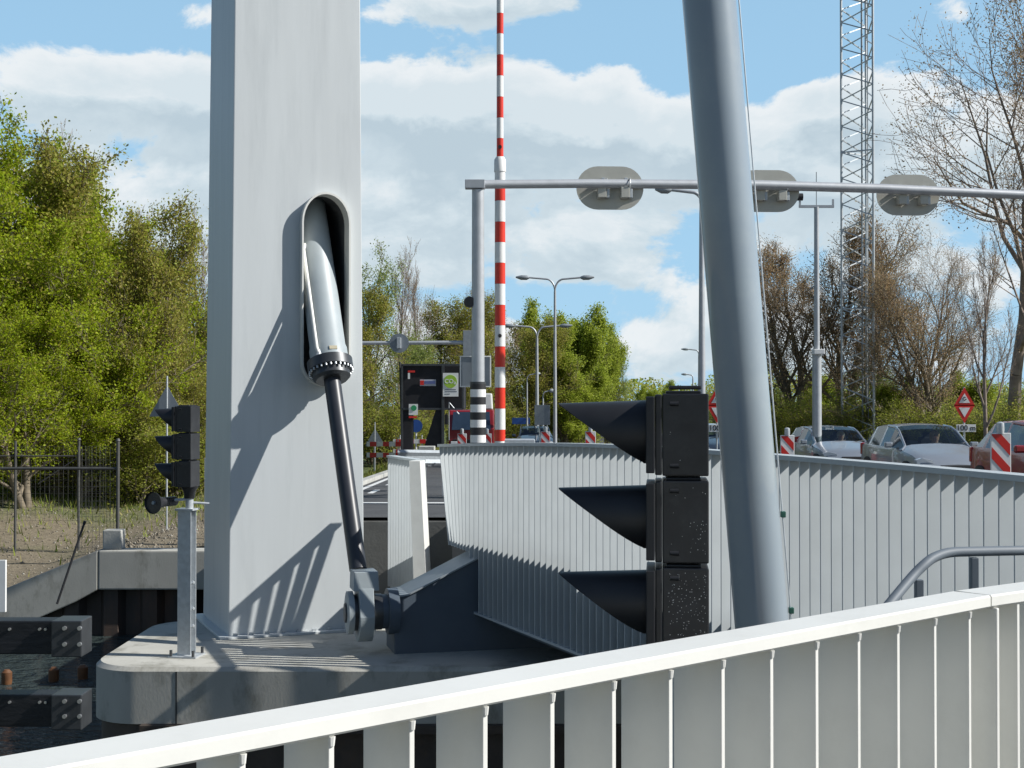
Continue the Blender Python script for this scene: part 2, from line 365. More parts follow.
    bp = t.nodes.new('ShaderNodeBump'); bp.inputs['Strength'].default_value = 1.; bp.inputs['Distance'].default_value = .3; t.links.new(n.outputs[0], bp.inputs['Height']); t.links.new(bp.outputs[0], b.inputs['Normal'])
    mb = MB().add([(-400, -300, WATER), (400, -300, WATER), (400, 27.5, WATER), (-400, 27.5, WATER)], [(0, 1, 2, 3)])
    tag(mb.build('water', m), kind='structure')
build_terrain()

# abutment and quay walls
m_wall = mat('weathered_abutment', (.15, .15, .14), .85, var=.2, scale=2, bump=.4, bscale=20, dirt=(.08, .08, .07), dirt_amt=.7, dscale=1)
def walls():
    a = thing('bridge_abutment', 'grey concrete abutment wall under the road end behind the pylon', 'abutment', (-4.9, 19.6, 0))
    MB().box((5.9, 21.2, -2.3), (19.4, .6, 4.5)).build('wall', m_wall, a, bevel=.02)
    MB().box((7.4, 19.9, -2.3), (16.4, 1.9, 4.5)).build('bearing_shelf', m_wall, a, bevel=.02)
    MB().box((-3.8, 23.7, -2.35), (.36, 5.2, 4.5)).build('side_wall', m_wall, a, bevel=.02)
    q = thing('quay_wall', 'concrete quay wall over dark sheet piling on far canal bank', 'quay wall', (-7.5, 26, WATER))
    yq = 25.95
    MB().box((-5.6, yq, -1.37), (3.98, .5, .72)).build('coping', m_conc, q, bevel=.03)
    MB().prism([(-7.6, yq-.25, -1.01), (-10.6, yq-.25, -2.25), (-10.6, yq-.25, -3.2), (-9.6, yq-.25, -2.65), (-8.0, yq-.25, -1.95), (-7.6, yq-.25, -1.73)], (0, .5, 0)).build('wing_wall', m_conc, q, bevel=.02)
    mb = MB(); x = -10.4; k = 0
    pts = []
    while x < -3.8:
        d = .0 if k % 2 == 0 else .18
        pts += [(x, yq-.12+d), (x+.26, yq-.12+d)]; x += .36; k += 1
    v = [(p[0], p[1], z) for z in (-4.3, -1.74) for p in pts]; n = len(pts)
    mb.add(v, [(i, i+1, n+i+1, n+i) for i in range(n-1)])
    mb.build('sheet_piling', m_pile, q)
    MB().box((-7.38, 26.0, -.83), (.34, .3, .36)).build('post_block', m_concl, q, bevel=.02)
walls()

# ------------------------------------------------------------------ pier
def pier():
    t = thing('bridge_pier', 'low concrete pier with rounded corner carrying the white pylon', 'pier', (-2, 17.5, WATER))
    def outline(off, z):
        x0, x1, y0, y1 = -4.76+off, 4.5, 15.55+off, 18.9; r = .6; pts = []
        for cx, cy, a0 in ((x0+r, y0+r, 180), ):
            pts += [(cx+r*math.cos(R(a0+k*9)), cy+r*math.sin(R(a0+k*9)), z) for k in range(11)]
        pts += [(x1, y0, z), (x1, y1, z)]
        pts += [(x0+r+r*math.cos(R(90+k*9)), y1-r+r*math.sin(R(90+k*9)), z) for k in range(11)]
        return pts
    MB().rings([outline(0, -1.84), outline(0, -1.26), outline(.04, -1.215)]).build('cap', m_conc, t, auto=30)
    MB().rings([outline(.05, -4.4), outline(.05, -1.845)]).build('foot', m_wetc, t, auto=30)
    MB().box((-3.72, 15.548, -1.55), (.018, .01, .58)).box((.4, 15.548, -1.55), (.018, .01, .58)).build('joint', m_ddark, t)
    MB().box((-.4, 15.5, -1.88), (7.4, .12, .09)).build('waler', m_wetc, t)
pier()

# ------------------------------------------------------------------ pylon
YAW = R(22)
EX = Vector((math.cos(YAW), math.sin(YAW), 0)); EN = Vector((math.sin(YAW), -math.cos(YAW), 0))
PC = Vector((-2.72, 17.8, 0))
def pyl(a, n, z):           # a along the face, n out of the face, z height
    return PC+EX*a+EN*n+Vector((0, 0, z))
def stad(w, z0, z1, n, cx, k=16):
    r = w/2; pts = []
    for i in range(k+1):
        th = math.pi*i/k; pts.append(pyl(cx+r*math.cos(th), n, z1-r+r*math.sin(th)*1.25))
    for i in range(k+1):
        th = math.pi+math.pi*i/k; pts.append(pyl(cx+r*math.cos(th), n, z0+r+r*math.sin(th)))
    return pts
OPX = .335
def pylon():
    t = thing('bridge_pylon', 'tall pale grey square steel pylon with oval opening for the cylinder', 'pylon', (PC.x, PC.y, -1.21))
    def sect(z):
        s = 1-.010*(z+1.21)*.9
        h = .875*s; d = 1.85
        return [pyl(-h, 0, z), pyl(h, 0, z), pyl(h, -d*s, z), pyl(-h, -d*s, z)]
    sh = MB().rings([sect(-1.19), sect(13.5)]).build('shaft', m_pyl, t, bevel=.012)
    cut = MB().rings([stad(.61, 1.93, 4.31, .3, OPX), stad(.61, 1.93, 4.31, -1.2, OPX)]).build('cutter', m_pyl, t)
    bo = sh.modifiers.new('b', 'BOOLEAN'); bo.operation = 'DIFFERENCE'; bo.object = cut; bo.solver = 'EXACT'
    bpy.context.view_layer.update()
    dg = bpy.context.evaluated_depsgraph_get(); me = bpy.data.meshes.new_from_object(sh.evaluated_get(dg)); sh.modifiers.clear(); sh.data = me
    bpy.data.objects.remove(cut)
    me.materials.clear(); me.materials.append(m_pyl); me.materials.append(mat('recess_shade', (.085, .09, .095), .7, var=.2))  # same steel inside; the shade of the recess is painted in as dark grey
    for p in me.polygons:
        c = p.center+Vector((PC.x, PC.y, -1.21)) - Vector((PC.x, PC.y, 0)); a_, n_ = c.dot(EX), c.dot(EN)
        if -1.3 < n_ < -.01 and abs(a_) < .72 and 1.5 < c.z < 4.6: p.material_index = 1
    def ring(n0, n1, wi, wo):
        m = MB(); a = stad(wo, 1.93-(wo-.61)/2, 4.31+(wo-.61)/2, n0, OPX); b = stad(wo, 1.93-(wo-.61)/2, 4.31+(wo-.61)/2, n1, OPX)
        c = stad(wi, 1.93-(wi-.61)/2, 4.31+(wi-.61)/2, n1, OPX); d = stad(wi, 1.93-(wi-.61)/2, 4.31+(wi-.61)/2, n0, OPX)
        k = len(a); m.v = a+b+c+d
        for s in range(4):
            for j in range(k):
                p, q = s*k, ((s+1) % 4)*k
                m.f.append([p+j, p+(j+1) % k, q+(j+1) % k, q+j]); m.m.append(0)
        return m
    ring(-.10, .13, .59, .632).build('opening_rim', m_white, t, auto=50)
    # weld seams and base plate
    MB().box(pyl(0, -.925, -1.2), (2.0, 2.1, .03), YAW).build('base_plate', m_pyl, t, bevel=.005)
    mb = MB()
    for i in range(9):
        mb.box(pyl(-.8+i*.2, .05, -1.175), (.05, .05, .04), YAW)
    mb.build('anchor_bolt', m_galv, t)
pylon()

# ------------------------------------------------------------------ hydraulic cylinder
A0 = pyl(.26, -.62, 4.45); A1 = Vector((-1.73, 16.4, -.73))
AX = (A1-A0).normalized()
def along(z): return A0+(A1-A0)*((A0.z-z)/(A0.z-A1.z))
def cylinder():
    t = thing('hydraulic_cylinder', 'grey hydraulic cylinder with black rod leaning out of the pylon opening', 'hydraulic cylinder', tuple(A1))
    b = MB(); b.tube([along(4.5), along(3.2), along(2.42), along(2.38), along(2.2)], [.222, .225, .225, .238, .238], 40)
    barrel = b.build('barrel', m_cyl, t, smooth=True)
    g = MB(); g.tube([along(2.24), along(2.235), along(2.12), along(2.115)], [.25, .285, .285, .25], 40)
    g.tube([along(2.12), along(2.03), along(2.0)], [.235, .235, .2], 40)
    col_ = g.build('collar', m_ddark, t, auto=30)
    q0 = AX.orthogonal().normalized(); q1 = AX.cross(q0)
    for i in range(28):
        a = i*2*math.pi/28; c = along(2.115)+(q0*math.cos(a)+q1*math.sin(a))*.268
        MB().tube([c, c+AX*.03], .014, 6).build('bolt', m_galv, col_)
    MB().tube([along(2.02), along(-.26)], .105, 28).build('rod', m_rod, t, smooth=True)
    # side pipe on the barrel
    side = (-EX*.72+EN*.72).normalized()
    s = MB(); s.tube([along(3.75)+side*.23, along(3.68)+side*.275, along(2.4)+side*.275, along(2.3)+side*.23], .026, 10); s.build('side_pipe', m_white, t, smooth=True)
    MB().tube([along(2.36)+side*.22, along(2.28)+side*.25], .04, 8).build('pipe_union', m_galv, t, smooth=True)
    # identification plate
    e = (EX-AX*EX.dot(AX)).normalized(); nn = e.cross(AX).normalized()
    if nn.dot(EN) < 0: nn = -nn
    c = along(2.31)+nn*.238
    rotm = Matrix((e, -nn, -AX)).transposed()
    MB().box(c, (.1, .012, .045), rotm).build('type_plate', mat('plate_tan', (.45, .40, .28), .4), t)
    # clevis and pivot
    ax = Vector((.97, .24, 0)).normalized(); up = Vector((0, 0, 1)); n = Vector((.24, -.97, 0)).normalized()
    C = A1.copy()
    cl = MB()
    top = C+up*.52
    prof = [(-.13, .52), (.15, .52), (.17, .2), (.17, -.0)]
    arc = [C+n*(.3*math.cos(R(a)))+up*(.32*math.sin(R(a))-.02) for a in range(0, -181, -6)]
    fork = MB().prism([v-ax*.085 for v in [C+n*.2+up*.3]+arc+[C-n*.2+up*.3]], ax*.17)
    fork.build('clevis', m_cyl, t, bevel=.008)
    MB().prism([C-ax*.15+n*.2+up*.27, C+ax*.15+n*.2+up*.27, C+ax*.14+n*.17+up*.49, C-ax*.14+n*.17+up*.49], -n*.36).build('clevis_head', m_cyl, t, bevel=.01)
    wheel = MB().tube([C-ax*.21, C-ax*.2, C-ax*.135], [.2, .25, .25], 36); wheel.build('pin_cap', m_cyl, t, auto=30)
    MB().tube([C-ax*.23, C-ax*.21], [.11, .12], 24).tube([C-ax*.16, C+ax*.2], .21, 36).build('pivot_eye', m_ddark, t, auto=30)
cylinder()

# ------------------------------------------------------------------ bridge leaf with railing
def curve(pts, step):
    # smooth polyline through pts, resampled at equal steps
    pts = [Vector(p) for p in pts]; q = []
    n = len(pts)
    for i in range(n-1):
        p0 = pts[max(i-1, 0)]; p1 = pts[i]; p2 = pts[i+1]; p3 = pts[min(i+2, n-1)]
        for k in range(24):
            s = k/24; q.append(.5*((2*p1)+(-p0+p2)*s+(2*p0-5*p1+4*p2-p3)*s*s+(-p0+3*p1-3*p2+p3)*s**3))
    q.append(pts[-1]); out = [q[0]]; acc = 0
    for a, b in zip(q[:-1], q[1:]):
        l = (b-a).length
        while acc+l >= step:
            a = a+(b-a)*((step-acc)/l); l = (b-a).length; acc = 0; out.append(a.copy())
        acc += l
    return out
LEAF = curve([(-.86, 17.75, 1.19), (-.42, 16.7, 1.235), (.40, 14.7, 1.30), (1.15, 12.85, 1.335), (2.02, 10.75, 1.335), (2.83, 7.9, 1.335), (3.25, 5.6, 1.33), (3.45, 3.9, 1.32)], .152)
def bridge_leaf():
    t = thing('bridge_leaf', 'movable bridge leaf with pale slatted railing and dark blue outrigger arm', 'bridge leaf', (2, 14, 0))
    n = len(LEAF); slat = []
    rail = MB(); L_, R_ = [], []
    dirs = []
    for i in range(n):
        d = (LEAF[min(i+1, n-1)]-LEAF[max(i-1, 0)]); d.z = 0; dirs.append(d.normalized())
    hw = .075
    rings = []
    for i, p in enumerate(LEAF):
        d = dirs[i]; s = Vector((d.y, -d.x, 0))     # s points left of travel toward camera = outer side
        s = -s if s.x > 0 else s
        z = Vector((0, 0, 1)); e = -d*.05 if i == 0 else (d*.05 if i == n-1 else Vector())
        rings.append([p+e+s*hw, p+e-s*hw, p+e-s*hw-z*.035, p+e+s*hw-z*.035])
    rail.rings(rings); railing = MB().rings(rings).build('railing', m_rail, t)
    for i, p in enumerate(LEAF):
        d = dirs[i]; s = Vector((d.y, -d.x, 0)); s = -s if s.x > 0 else s
        dist = i*.152
        bot = -.05-.02*dist if dist < 1.0 else -.77
        z1 = p.z-.036
        fo = .0
        o = s*.066; q = -s*.066; th = d*.012
        a = p+o; b = p+q
        if dist < 1.0: # the end slats lean outward a little
            off = -d*(.34*(1-dist/1.0))
        else: off = Vector()
        pts = [Vector((a.x, a.y, z1)), Vector((b.x, b.y, z1)), Vector((b.x, b.y, bot))-off, Vector((a.x, a.y, bot))-off]
        MB().prism([v-th*.5 for v in pts], th).build('baluster', m_rail, railing, bevel=0)
    # bottom edge strip
    er = []
    for i, p in enumerate(LEAF):
        if i*.152 < 1.0: continue
        d = dirs[i]; s = Vector((d.y, -d.x, 0)); s = -s if s.x > 0 else s
        er.append([Vector((p.x, p.y, z))+s*w for z, w in ((-.755, .07), (-.755, -.07), (-.78, -.07), (-.78, .07))])
    MB().rings(er).build('bottom_strip', m_rail, railing)
    # backing rail half way
    # deck
    left = [Vector((p.x, p.y, 0))-(Vector((0, 0, 0))) for p in LEAF]
    dk = MB(); rg = []
    for i, p in enumerate(LEAF):
        d = dirs[i]; s = Vector((d.y, -d.x, 0)); s = -s if s.x > 0 else s
        a = Vector((p.x, p.y, 0))-s*.11; b = a+Vector((9.5, 0, 0))
        y = a.y; b.y = y
        rg.append([Vector((a.x, a.y, -.02)), Vector((b.x, b.y, -.02)), Vector((b.x, b.y, -.5)), Vector((a.x, a.y, -.5))])
    dk.rings(rg); dk.build('deck', mat('leaf_deck', (.09, .09, .09), .85, var=.2, scale=3), t)
    eg = []
    for i, p in enumerate(LEAF):
        if i*.152 > 4.2: break
        d = dirs[i]; s = Vector((d.y, -d.x, 0)); s = -s if s.x > 0 else s
        eg.append([Vector((p.x, p.y, z))-s*w for z, w in ((.17, .16), (.17, .36), (-.9, .36), (-.9, .16))])
    MB().rings(eg).build('shade_girder', m_gird, t)  # added girder behind the slats, shaped to shade their lower part
    lg = MB()
    for off in (2.4, 5.2, 8.4):
        lg.prism([(LEAF[0].x+off, LEAF[0].y, -.5), (LEAF[0].x+off+.3, LEAF[0].y, -.5), (LEAF[0].x+off+.3, LEAF[0].y, -1.1), (LEAF[0].x+off, LEAF[0].y, -1.1)], (LEAF[-1].x-LEAF[0].x, LEAF[-1].y-LEAF[0].y, 0))
    lg.build('floor_girder', m_gird, t)
    # outrigger arm from the pivot to under the leaf
    ax = Vector((.97, .24, 0)).normalized(); n_ = Vector((.24, -.97, 0)).normalized(); up = Vector((0, 0, 1))
    S = A1+ax*.34
    prof = [(0, .17), (.16, .19), (1.28, .73), (1.35, .80), (2.6, .86), (3.0, .5), (3.0, -.78), (1.4, -.72), (.1, -.55), (0, -.52)]
    arm = MB().prism([S+n_*.12+ax*a+up*b for a, b in prof], -n_*.62)
    arm.build('outrigger_arm', m_gird, t, bevel=.015)
    top = MB()
    tp = [(.0, .175), (.16, .195), (1.28, .735), (1.35, .805), (2.0, .83)]
    rg = [[S+n_*.15+ax*a+up*(b), S-n_*.53+ax*a+up*b, S-n_*.53+ax*a+up*(b+.02), S+n_*.15+ax*a+up*(b+.02)] for a, b in tp]
    top.rings(rg).build('top_flange', mat('flange_paint', (.32, .36, .38), .5, var=.08, dirt=(.25, .25, .22), dirt_amt=.5), t)
    MB().tube([S-ax*.16, S-ax*.02], .2, 28).tube([S-ax*.07, S+ax*.05], .27, 28).build('pivot_hub', m_gird, t, auto=30)
bridge_leaf()

def fixed_end_railing():
    pts = curve([(-1.27, 19.35, .93), (-1.79, 20.75, .93)], .145)
    t = thing('end_railing', 'short piece of pale slatted railing with white end plate behind the arm', 'railing', (-1.4, 19.8, 0))
    d = (pts[-1]-pts[0]).normalized(); s = Vector((-d.y, d.x, 0)); s = -s if s.x > 0 else s
    z = Vector((0, 0, 1))
    MB().rings([[p+s*.07, p-s*.07, p-s*.07-z*.03, p+s*.07-z*.03] for p in (pts[0]-d*.04, pts[-1]+d*.05)]).build('top_rail', m_rail, t)
    for p in pts:
        MB().prism([p+s*.06-z*.031, p-s*.06-z*.031, Vector((p.x, p.y, -1.0))-s*.06, Vector((p.x, p.y, -1.0))+s*.06], d*.012).build('baluster', m_rail, t)
    a = P(409, 461, 19.0); b = P(420, 461, 19.0); c = P(427, 594, 19.0); e = P(414, 594, 19.0)
    MB().prism([a, b, c, e], (.05, .28, 0)).build('end_plate', m_white, t, bevel=.004)
fixed_end_railing()

# ------------------------------------------------------------------ near railing and walkway
def near_railing():
    p0 = Vector((-.38, 1.99, 1.25)); d = Vector((.741, .672, 0)).normalized(); n = Vector((-d.y, d.x, 0)); z = Vector((0, 0, 1)); sp = .1523
    t = thing('footbridge_railing', 'white slatted railing in the foreground, top rail sloping across the bottom', 'railing', (p0.x, p0.y, 0))
    i0, i1 = -6, 13
    a = p0+d*(sp*(i0-.4)); b = p0+d*(sp*(i1+.55))
    prof = [(-.004, .0), (.0, .004), (.095, .004), (.1, .0), (.1, -.022), (.096, -.026), (.0, -.026), (-.004, -.022)]
    MB().rings([[q+n*u+z*(w+.026) for u, w in prof] for q in (a, b)]).build('top_rail', m_white, t, bevel=.0)
    for i in range(i0, i1+1):
        q = p0+d*(sp*i)
        MB().box(q+n*.064+z*(-.63), (.010, .122, 1.262), math.atan2(d.y, d.x)).build('baluster', m_white, t, bevel=.0015)
        wl = MB().tube([q+n*.004-z*.002, q+n*.004-z*.016], [.0065, .005], 8); wl.build('weld', m_white, t)
    c = p0+n*.05+z*(-1.27)
    MB().box(c+d*(sp*(i0+i1)/2), (sp*(i1-i0)+.3, .14, .02), math.atan2(d.y, d.x)).build('bottom_rail', m_white, t)
    # end post plate and next bay turning level
    e0 = b+d*.003
    MB().box(e0+d*.022+n*.05-z*.637, (.012, .12, 1.27), math.atan2(d.y, d.x)).build('end_post', m_white, t, bevel=.004)
    t2 = thing('footbridge_railing', 'next bay of the white railing beyond the corner post at right edge', 'railing', (e0.x, e0.y, 0))
    d2 = Vector((.80, .60, 0)).normalized(); n2 = Vector((-d2.y, d2.x, 0)); s0 = e0+d*.003
    MB().rings([[q+n2*u+z*(w+.026) for u, w in prof] for q in (s0, s0+d2*1.9)]).build('top_rail', m_white, t2)
    for i in range(12):
        q = s0+d2*(.12+i*sp)
        MB().box(q+n2*.064-z*.63, (.010, .122, 1.262), math.atan2(d2.y, d2.x)).build('baluster', m_white, t2, bevel=.0015)
    # walkway the railing stands on
    w0 = p0+d*(sp*i0-.6)+n*.14; w1 = e0+n*.14; w2 = s0+d2*2.2+n2*.14; 
    poly = [Vector((v.x, v.y, -.02)) for v in (w0, w1, w2, w2+Vector((1.5, -2.6, 0)), Vector((1.2, -3, 0)), Vector((-3, -3, 0)), w0+Vector((-1.2, -.9, 0)))]
    tag(MB().prism(poly, (0, 0, -.3)).build('footbridge_deck', mat('deck_wearing_course', (.075, .075, .075), .9, var=.2, bump=.4, bscale=200)), kind='structure')
near_railing()

# ------------------------------------------------------------------ signal lights
def signal(name, label, base, head_z, rz, unit=.318, spots=False, ln=.335):
    """three-unit signal head, hoods point to local -X; head bottom at local z head_z"""
    t = thing(name, label, 'signal light', base, rz, 'three-lamp shipping signals')
    L_ = dict(local=True)
    for k in range(3):
        z0 = head_z+k*(unit+.003); zc = z0+unit/2-.004
        h = MB().box((.085, 0, zc), (.17, .27, unit-.014))
        h.box((.078, 0, z0+unit-.006), (.13, .24, .012))
        ho = h.build('housing', m_black, t, bevel=.006, **L_)
        c = MB().box((-.014, 0, zc), (.026, .275, unit-.02))
        c.build('front_cover', m_black, ho, bevel=.006, **L_)
        MB().box((-.044, 0, zc), (.032, .30, unit-.035)).build('backing_rim', m_blackg, ho, bevel=.004, **L_)
        dn = MB()
        for zz in (zc+unit*.36, zc-unit*.36):
            for yy in (-.137,):
                dn.tube([(.028, yy, zz), (.06, yy, zz)], [.008, .009], 10)
        dn.build('latch', m_blackg, ho, smooth=True, **L_)
        # hood: tube with its lower half cut away towards the tip
        n = 36; r = .120; x0 = -.058; zc2 = zc+.008
        m = MB(); out, inn = [], []
        segs = 8
        for th_r in (r, r-.005):
            for s in range(segs+1):
                for j in range(n+1):
                    a = -math.pi/2-math.radians(0)+2*math.pi*j/n
                    c_ = (math.sin(a)+1)/2          # 0 bottom, 1 top
                    le = ln*(c_**.85)
                    if le < .012: le = .012
                    x = x0-le*s/segs
                    rr = th_r*(1-.10*(s/segs)*le/ln)
                    # top narrows inward so the tip reads as a beak
                    wy = 1-.35*(le/ln*s/segs)**2
                    m.v.append(Vector((x, rr*math.cos(a)*wy, zc2+rr*math.sin(a)-(.0)*s)))
        W_ = n+1; H_ = (segs+1)*W_
        for s in range(segs):
            for j in range(n):
                a = s*W_+j
                m.f.append([a, a+1, a+1+W_, a+W_]); m.m.append(0)
                m.f.append([H_+a, H_+a+W_, H_+a+1+W_, H_+a+1]); m.m.append(0)
        for j in range(n):
            a = segs*W_+j; m.f.append([a, a+1, H_+a+1, H_+a]); m.m.append(0)
        m.build('visor', m_blackg, ho, smooth=True, **L_)
        MB().tube([(x0-.002, 0, zc2), (x0-.012, 0, zc2), (x0-.02, 0, zc2)], [.1, .085, .03], 24).build('lens', [mat('lens_red', (.12, .01, .01), .15), mat('lens_dark', (.03, .03, .035), .15), mat('lens_green', (.01, .09, .05), .15)][2-k], ho, smooth=True, **L_)
        if spots:
            rnd = random.Random(5+k); sp = MB()
            for _ in range((150, 34, 3)[k]):
                xx = rnd.uniform(.02, .16); zz = zc+rnd.uniform(-.5, .5)*(unit-.05)
                if k == 1 and rnd.random() < .6: xx = rnd.uniform(.1, .16); zz = zc-rnd.uniform(.0, .4)*unit
                q = rnd.uniform(.0007, .0018)
                sp.tube([(xx, -.1352, zz), (xx, -.1358, zz)], q, 5)
            sp.build('paint_spots', m_wht, ho, **L_)
    return t
def bolts4(m, c, r, h=.03, rad=.012):
    for a in (45, 135, 225, 315):
        m.tube([(c[0]+r*math.cos(R(a)), c[1]+r*math.sin(R(a)), c[2]), (c[0]+r*math.cos(R(a)), c[1]+r*math.sin(R(a)), c[2]+h)], rad, 6)
def near_signal():
    b = P(681, 645, 5.3)
    t = signal('signal_light', 'large black three-lamp signal right behind the white railing, hoods pointing left', (b.x-.07, b.y, 0), b.z, R(-6), spots=True)
    MB().tube([(.085, 0, -3.2), (.085, 0, b.z-.03)], .055, 18).build('pole', m_galv, t, smooth=True, local=True)
    MB().tube([(.085, 0, b.z-.03), (.085, 0, b.z)], .08, 18).build('pole_flange', m_blackg, t, smooth=True, local=True)
    MB().box((.085, 0, b.z+.972), (.12, .2, .014)).build('top_cap', m_black, t, local=True, bevel=.005)
near_signal()
def far_signal():
    bz = -1.215
    b = P(187, 655, 16.25)
    hz = P(187, 487, 16.25).z-bz
    t = signal('signal_light', 'small black three-lamp signal on a grey post beside the pylon', (b.x-.07, b.y, bz), hz, R(-10), unit=.315, ln=.27)
    p = MB(); p.box((.13, 0, .85), (.012, .13, 1.66)); p.box((.07, 0, .85), (.11, .011, 1.66)).box((.06, 0, .85), (.011, .11, 1.66)) if False else None
    # I-section post
    p = MB().box((.07, -.075, .86), (.16, .012, 1.66)).box((.07, .075, .86), (.16, .012, 1.66)).box((.07, 0, .86), (.01, .138, 1.66))
    p.build('post', m_galv, t, local=True)
    MB().box((.07, 0, .01), (.34, .3, .02)).build('foot_plate', m_galv, t, local=True, bevel=.003)
    m = MB(); bolts4(m, (.07, 0, .02), .19, .07, .018); m.build('anchor_bolt', m_ddark, t, local=True)
    MB().box((.07, 0, 1.70), (.22, .2, .02)).build('head_plate', m_galv, t, local=True)
    MB().tube([(.1, 0, 1.71), (.1, 0, hz-.12)], .045, 14).build('neck', m_galv, t, smooth=True, local=True)
    MB().tube([(.1, 0, hz-.13), (.1, 0, hz-.05), (.1, 0, hz)], [.06, .07, .1], 16).build('neck_collar', m_black, t, smooth=True, local=True)
    MB().tube([(.1, 0, 1.82), (-.12, -.02, 1.8)], .016, 8).tube([(.1, 0, 1.78), (.3, .1, 1.76)], .014, 8).build('bracket', m_galv, t, smooth=True, local=True)
    m = MB()
    for zz in (.55, .85, .35): m.tube([(.155, -.02, zz), (.155, -.06, zz+.02)], .022, 8)
    m.build('cable_clip', m_galv, t, local=True)
    # loudspeaker clamped on the bracket
    w = t.matrix_world if False else None
    ls = thing('horn_loudspeaker', 'round black horn loudspeaker on a bracket below the small signal', 'loudspeaker', (b.x-.33, b.y-.25, bz+1.79), R(-28))
    MB().tube([(0, .24, 0), (0, .12, 0), (0, .05, 0), (0, 0, 0), (0, -.012, 0)], [.05, .06, .085, .125, .127], 28, cap=False).build('horn', m_blackg, ls, smooth=True, local=True)
    MB().tube([(0, .01, 0), (0, .1, 0)], [.118, .03], 24).build('throat', m_black, ls, smooth=True, local=True)
    MB().tube([(0, -.01, 0), (0, .03, 0)], [.02, .03], 14).build('centre_plug', m_galvd, ls, smooth=True, local=True)
    MB().tube([(0, .22, 0), (0, .36, 0)], .055, 16).build('driver_can', m_black, ls, auto=30, local=True)
far_signal()

# ------------------------------------------------------------------ leaning tube with cable
def leaning_tube():
    a = P(763, 640, 6.4); b = P(709, 0, 6.4); d = b-a
    lo = a-d*.75; hi = b+d*.6
    t = thing('leaning_tube', 'thick grey blue steel tube leaning left across the whole picture', 'steel tube', tuple(a))
    MB().tube([lo, a, b, hi], .122, 64).build('tube', m_tube, t, smooth=True)
    MB().tube([lo-d*.02, lo+d*.02], .26, 32).build('foot_flange', m_tube, t, auto=30)
    s = Vector((.141, .02, 0))
    p = [a+d*x+s for x in (-.2, 0, .06, .12, .2, .45, 1.2)]
    MB().tube(p, .0035, 6).build('cable', m_galv, t, smooth=True)
    for k in (.045, .195): MB().box(a+d*k+s*1.02, (.022, .03, .028)).build('cable_clip', mat('clip_green', (.02, .10, .07), .5), t, bevel=.004)
leaning_tube()
# stair handrail
def handrail():
    D = 6.2
    t = thing('stair_handrail', 'bent dark grey tubular handrail behind the white railing at right', 'handrail', tuple(P(975, 640, D)))
    pts = [P(860, 640, D-.35), P(887, 607, D-.25), P(912, 577, D-.1), P(925, 564, D-.05), P(935, 557, D), P(950, 552.5, D+.05), P(975, 551.5, D+.1), P(1024, 550.5, D+.2), P(1100, 549, D+.4)]
    pts = curve(pts, .03)
    MB().tube(pts, .022, 16).build('rail', m_hand, t, smooth=True)
    for px, py, dd in ((919, 575, -.05), (974, 553, .1), (1060, 552, .3)):
        p = P(px, py, D+dd); MB().box((p.x, p.y, p.z-.62), (.034, .034, 1.2)).build('post', m_hand, t, bevel=.004)
    # steps that the handrail follows
handrail()

# ------------------------------------------------------------------ fender beams, left
def fender():
    D = 12.0
    t = thing('timber_fender', 'black timber fender beams bolted to a pile at left edge', 'fender', (-5.5, 12, WATER))
    for py0, py1 in ((619, 652), (692, 724)):
        c0 = P(-150, (py0+py1)/2, D); c1 = P(61, (py0+py1)/2, D); h = (py1-py0)/F*D
        b = MB().box(((c0.x+c1.x)/2-.02, D, c0.z), (c1.x-c0.x-.03, .22, h)).build('beam', m_fender, t, bevel=.012)
        e0 = P(58, (py0+py1)/2, D); e1 = P(88, (py0+py1)/2, D)
        MB().box(((e0.x+e1.x)/2, D-.03, e0.z), (e1.x-e0.x, .3, h*1.08)).build('end_block', m_ddark, t, bevel=.01)
        bl = []
        for px in (65, 80):
            for py in (py0+9, py1-8):
                q = P(px, py, D-.18); bl.append(MB().tube([(q.x, D-.18, q.z), (q.x, D-.205, q.z)], .018, 8))
        for px in (10, 40, 46): 
            q = P(px, py0+10, D-.11); bl.append(MB().tube([(q.x, D-.11, q.z), (q.x, D-.13, q.z)], .012, 8))
        for m in bl: m.build('bolt', m_bolt, t)
    MB().tube([(-4.66, D+.3, -4), (-4.66, D+.3, -.1)], .13, 16).build('pile', m_fender, t, smooth=True)
    s = thing('white_board', 'white board edge above the black timber fender at left edge', 'marker board', (-4.4, 11.8, 0))
    a = P(-60, 560, 11.9); b = P(6, 612, 11.9)
    MB().box(((a.x+b.x)/2, 11.9, (a.z+b.z)/2), (b.x-a.x, .03, a.z-b.z)).build('panel', m_wht, s, bevel=.003)
    MB().tube([(a.x+.3, 11.95, b.z-.35), (a.x+.3, 11.95, a.z)], .03, 10).build('bracket', m_galv, s)
    # mooring floats
    for i, (px, py) in enumerate(((8, 678), (55, 669), (84, 668))):
        p = P(px, py, 21.5+.2*i); 
        o = MB().tube([(p.x-.02, p.y, WATER-.1), (p.x-.02, p.y, WATER+.04), (p.x-.02, p.y, WATER+.18), (p.x-.02, p.y, WATER+.22)], [.06, .08, .08, .04], 16).build('mooring_float', mat('float_orange', (.13, .055, .02), .6, var=.3), None, smooth=True)
        tag(o, ['orange float in the water just above the lower fender beam, leftmost', 'orange float in the water, middle one of three', 'orange float in the water nearest the pier'][i], 'float', 'floats on the canal')
fender()

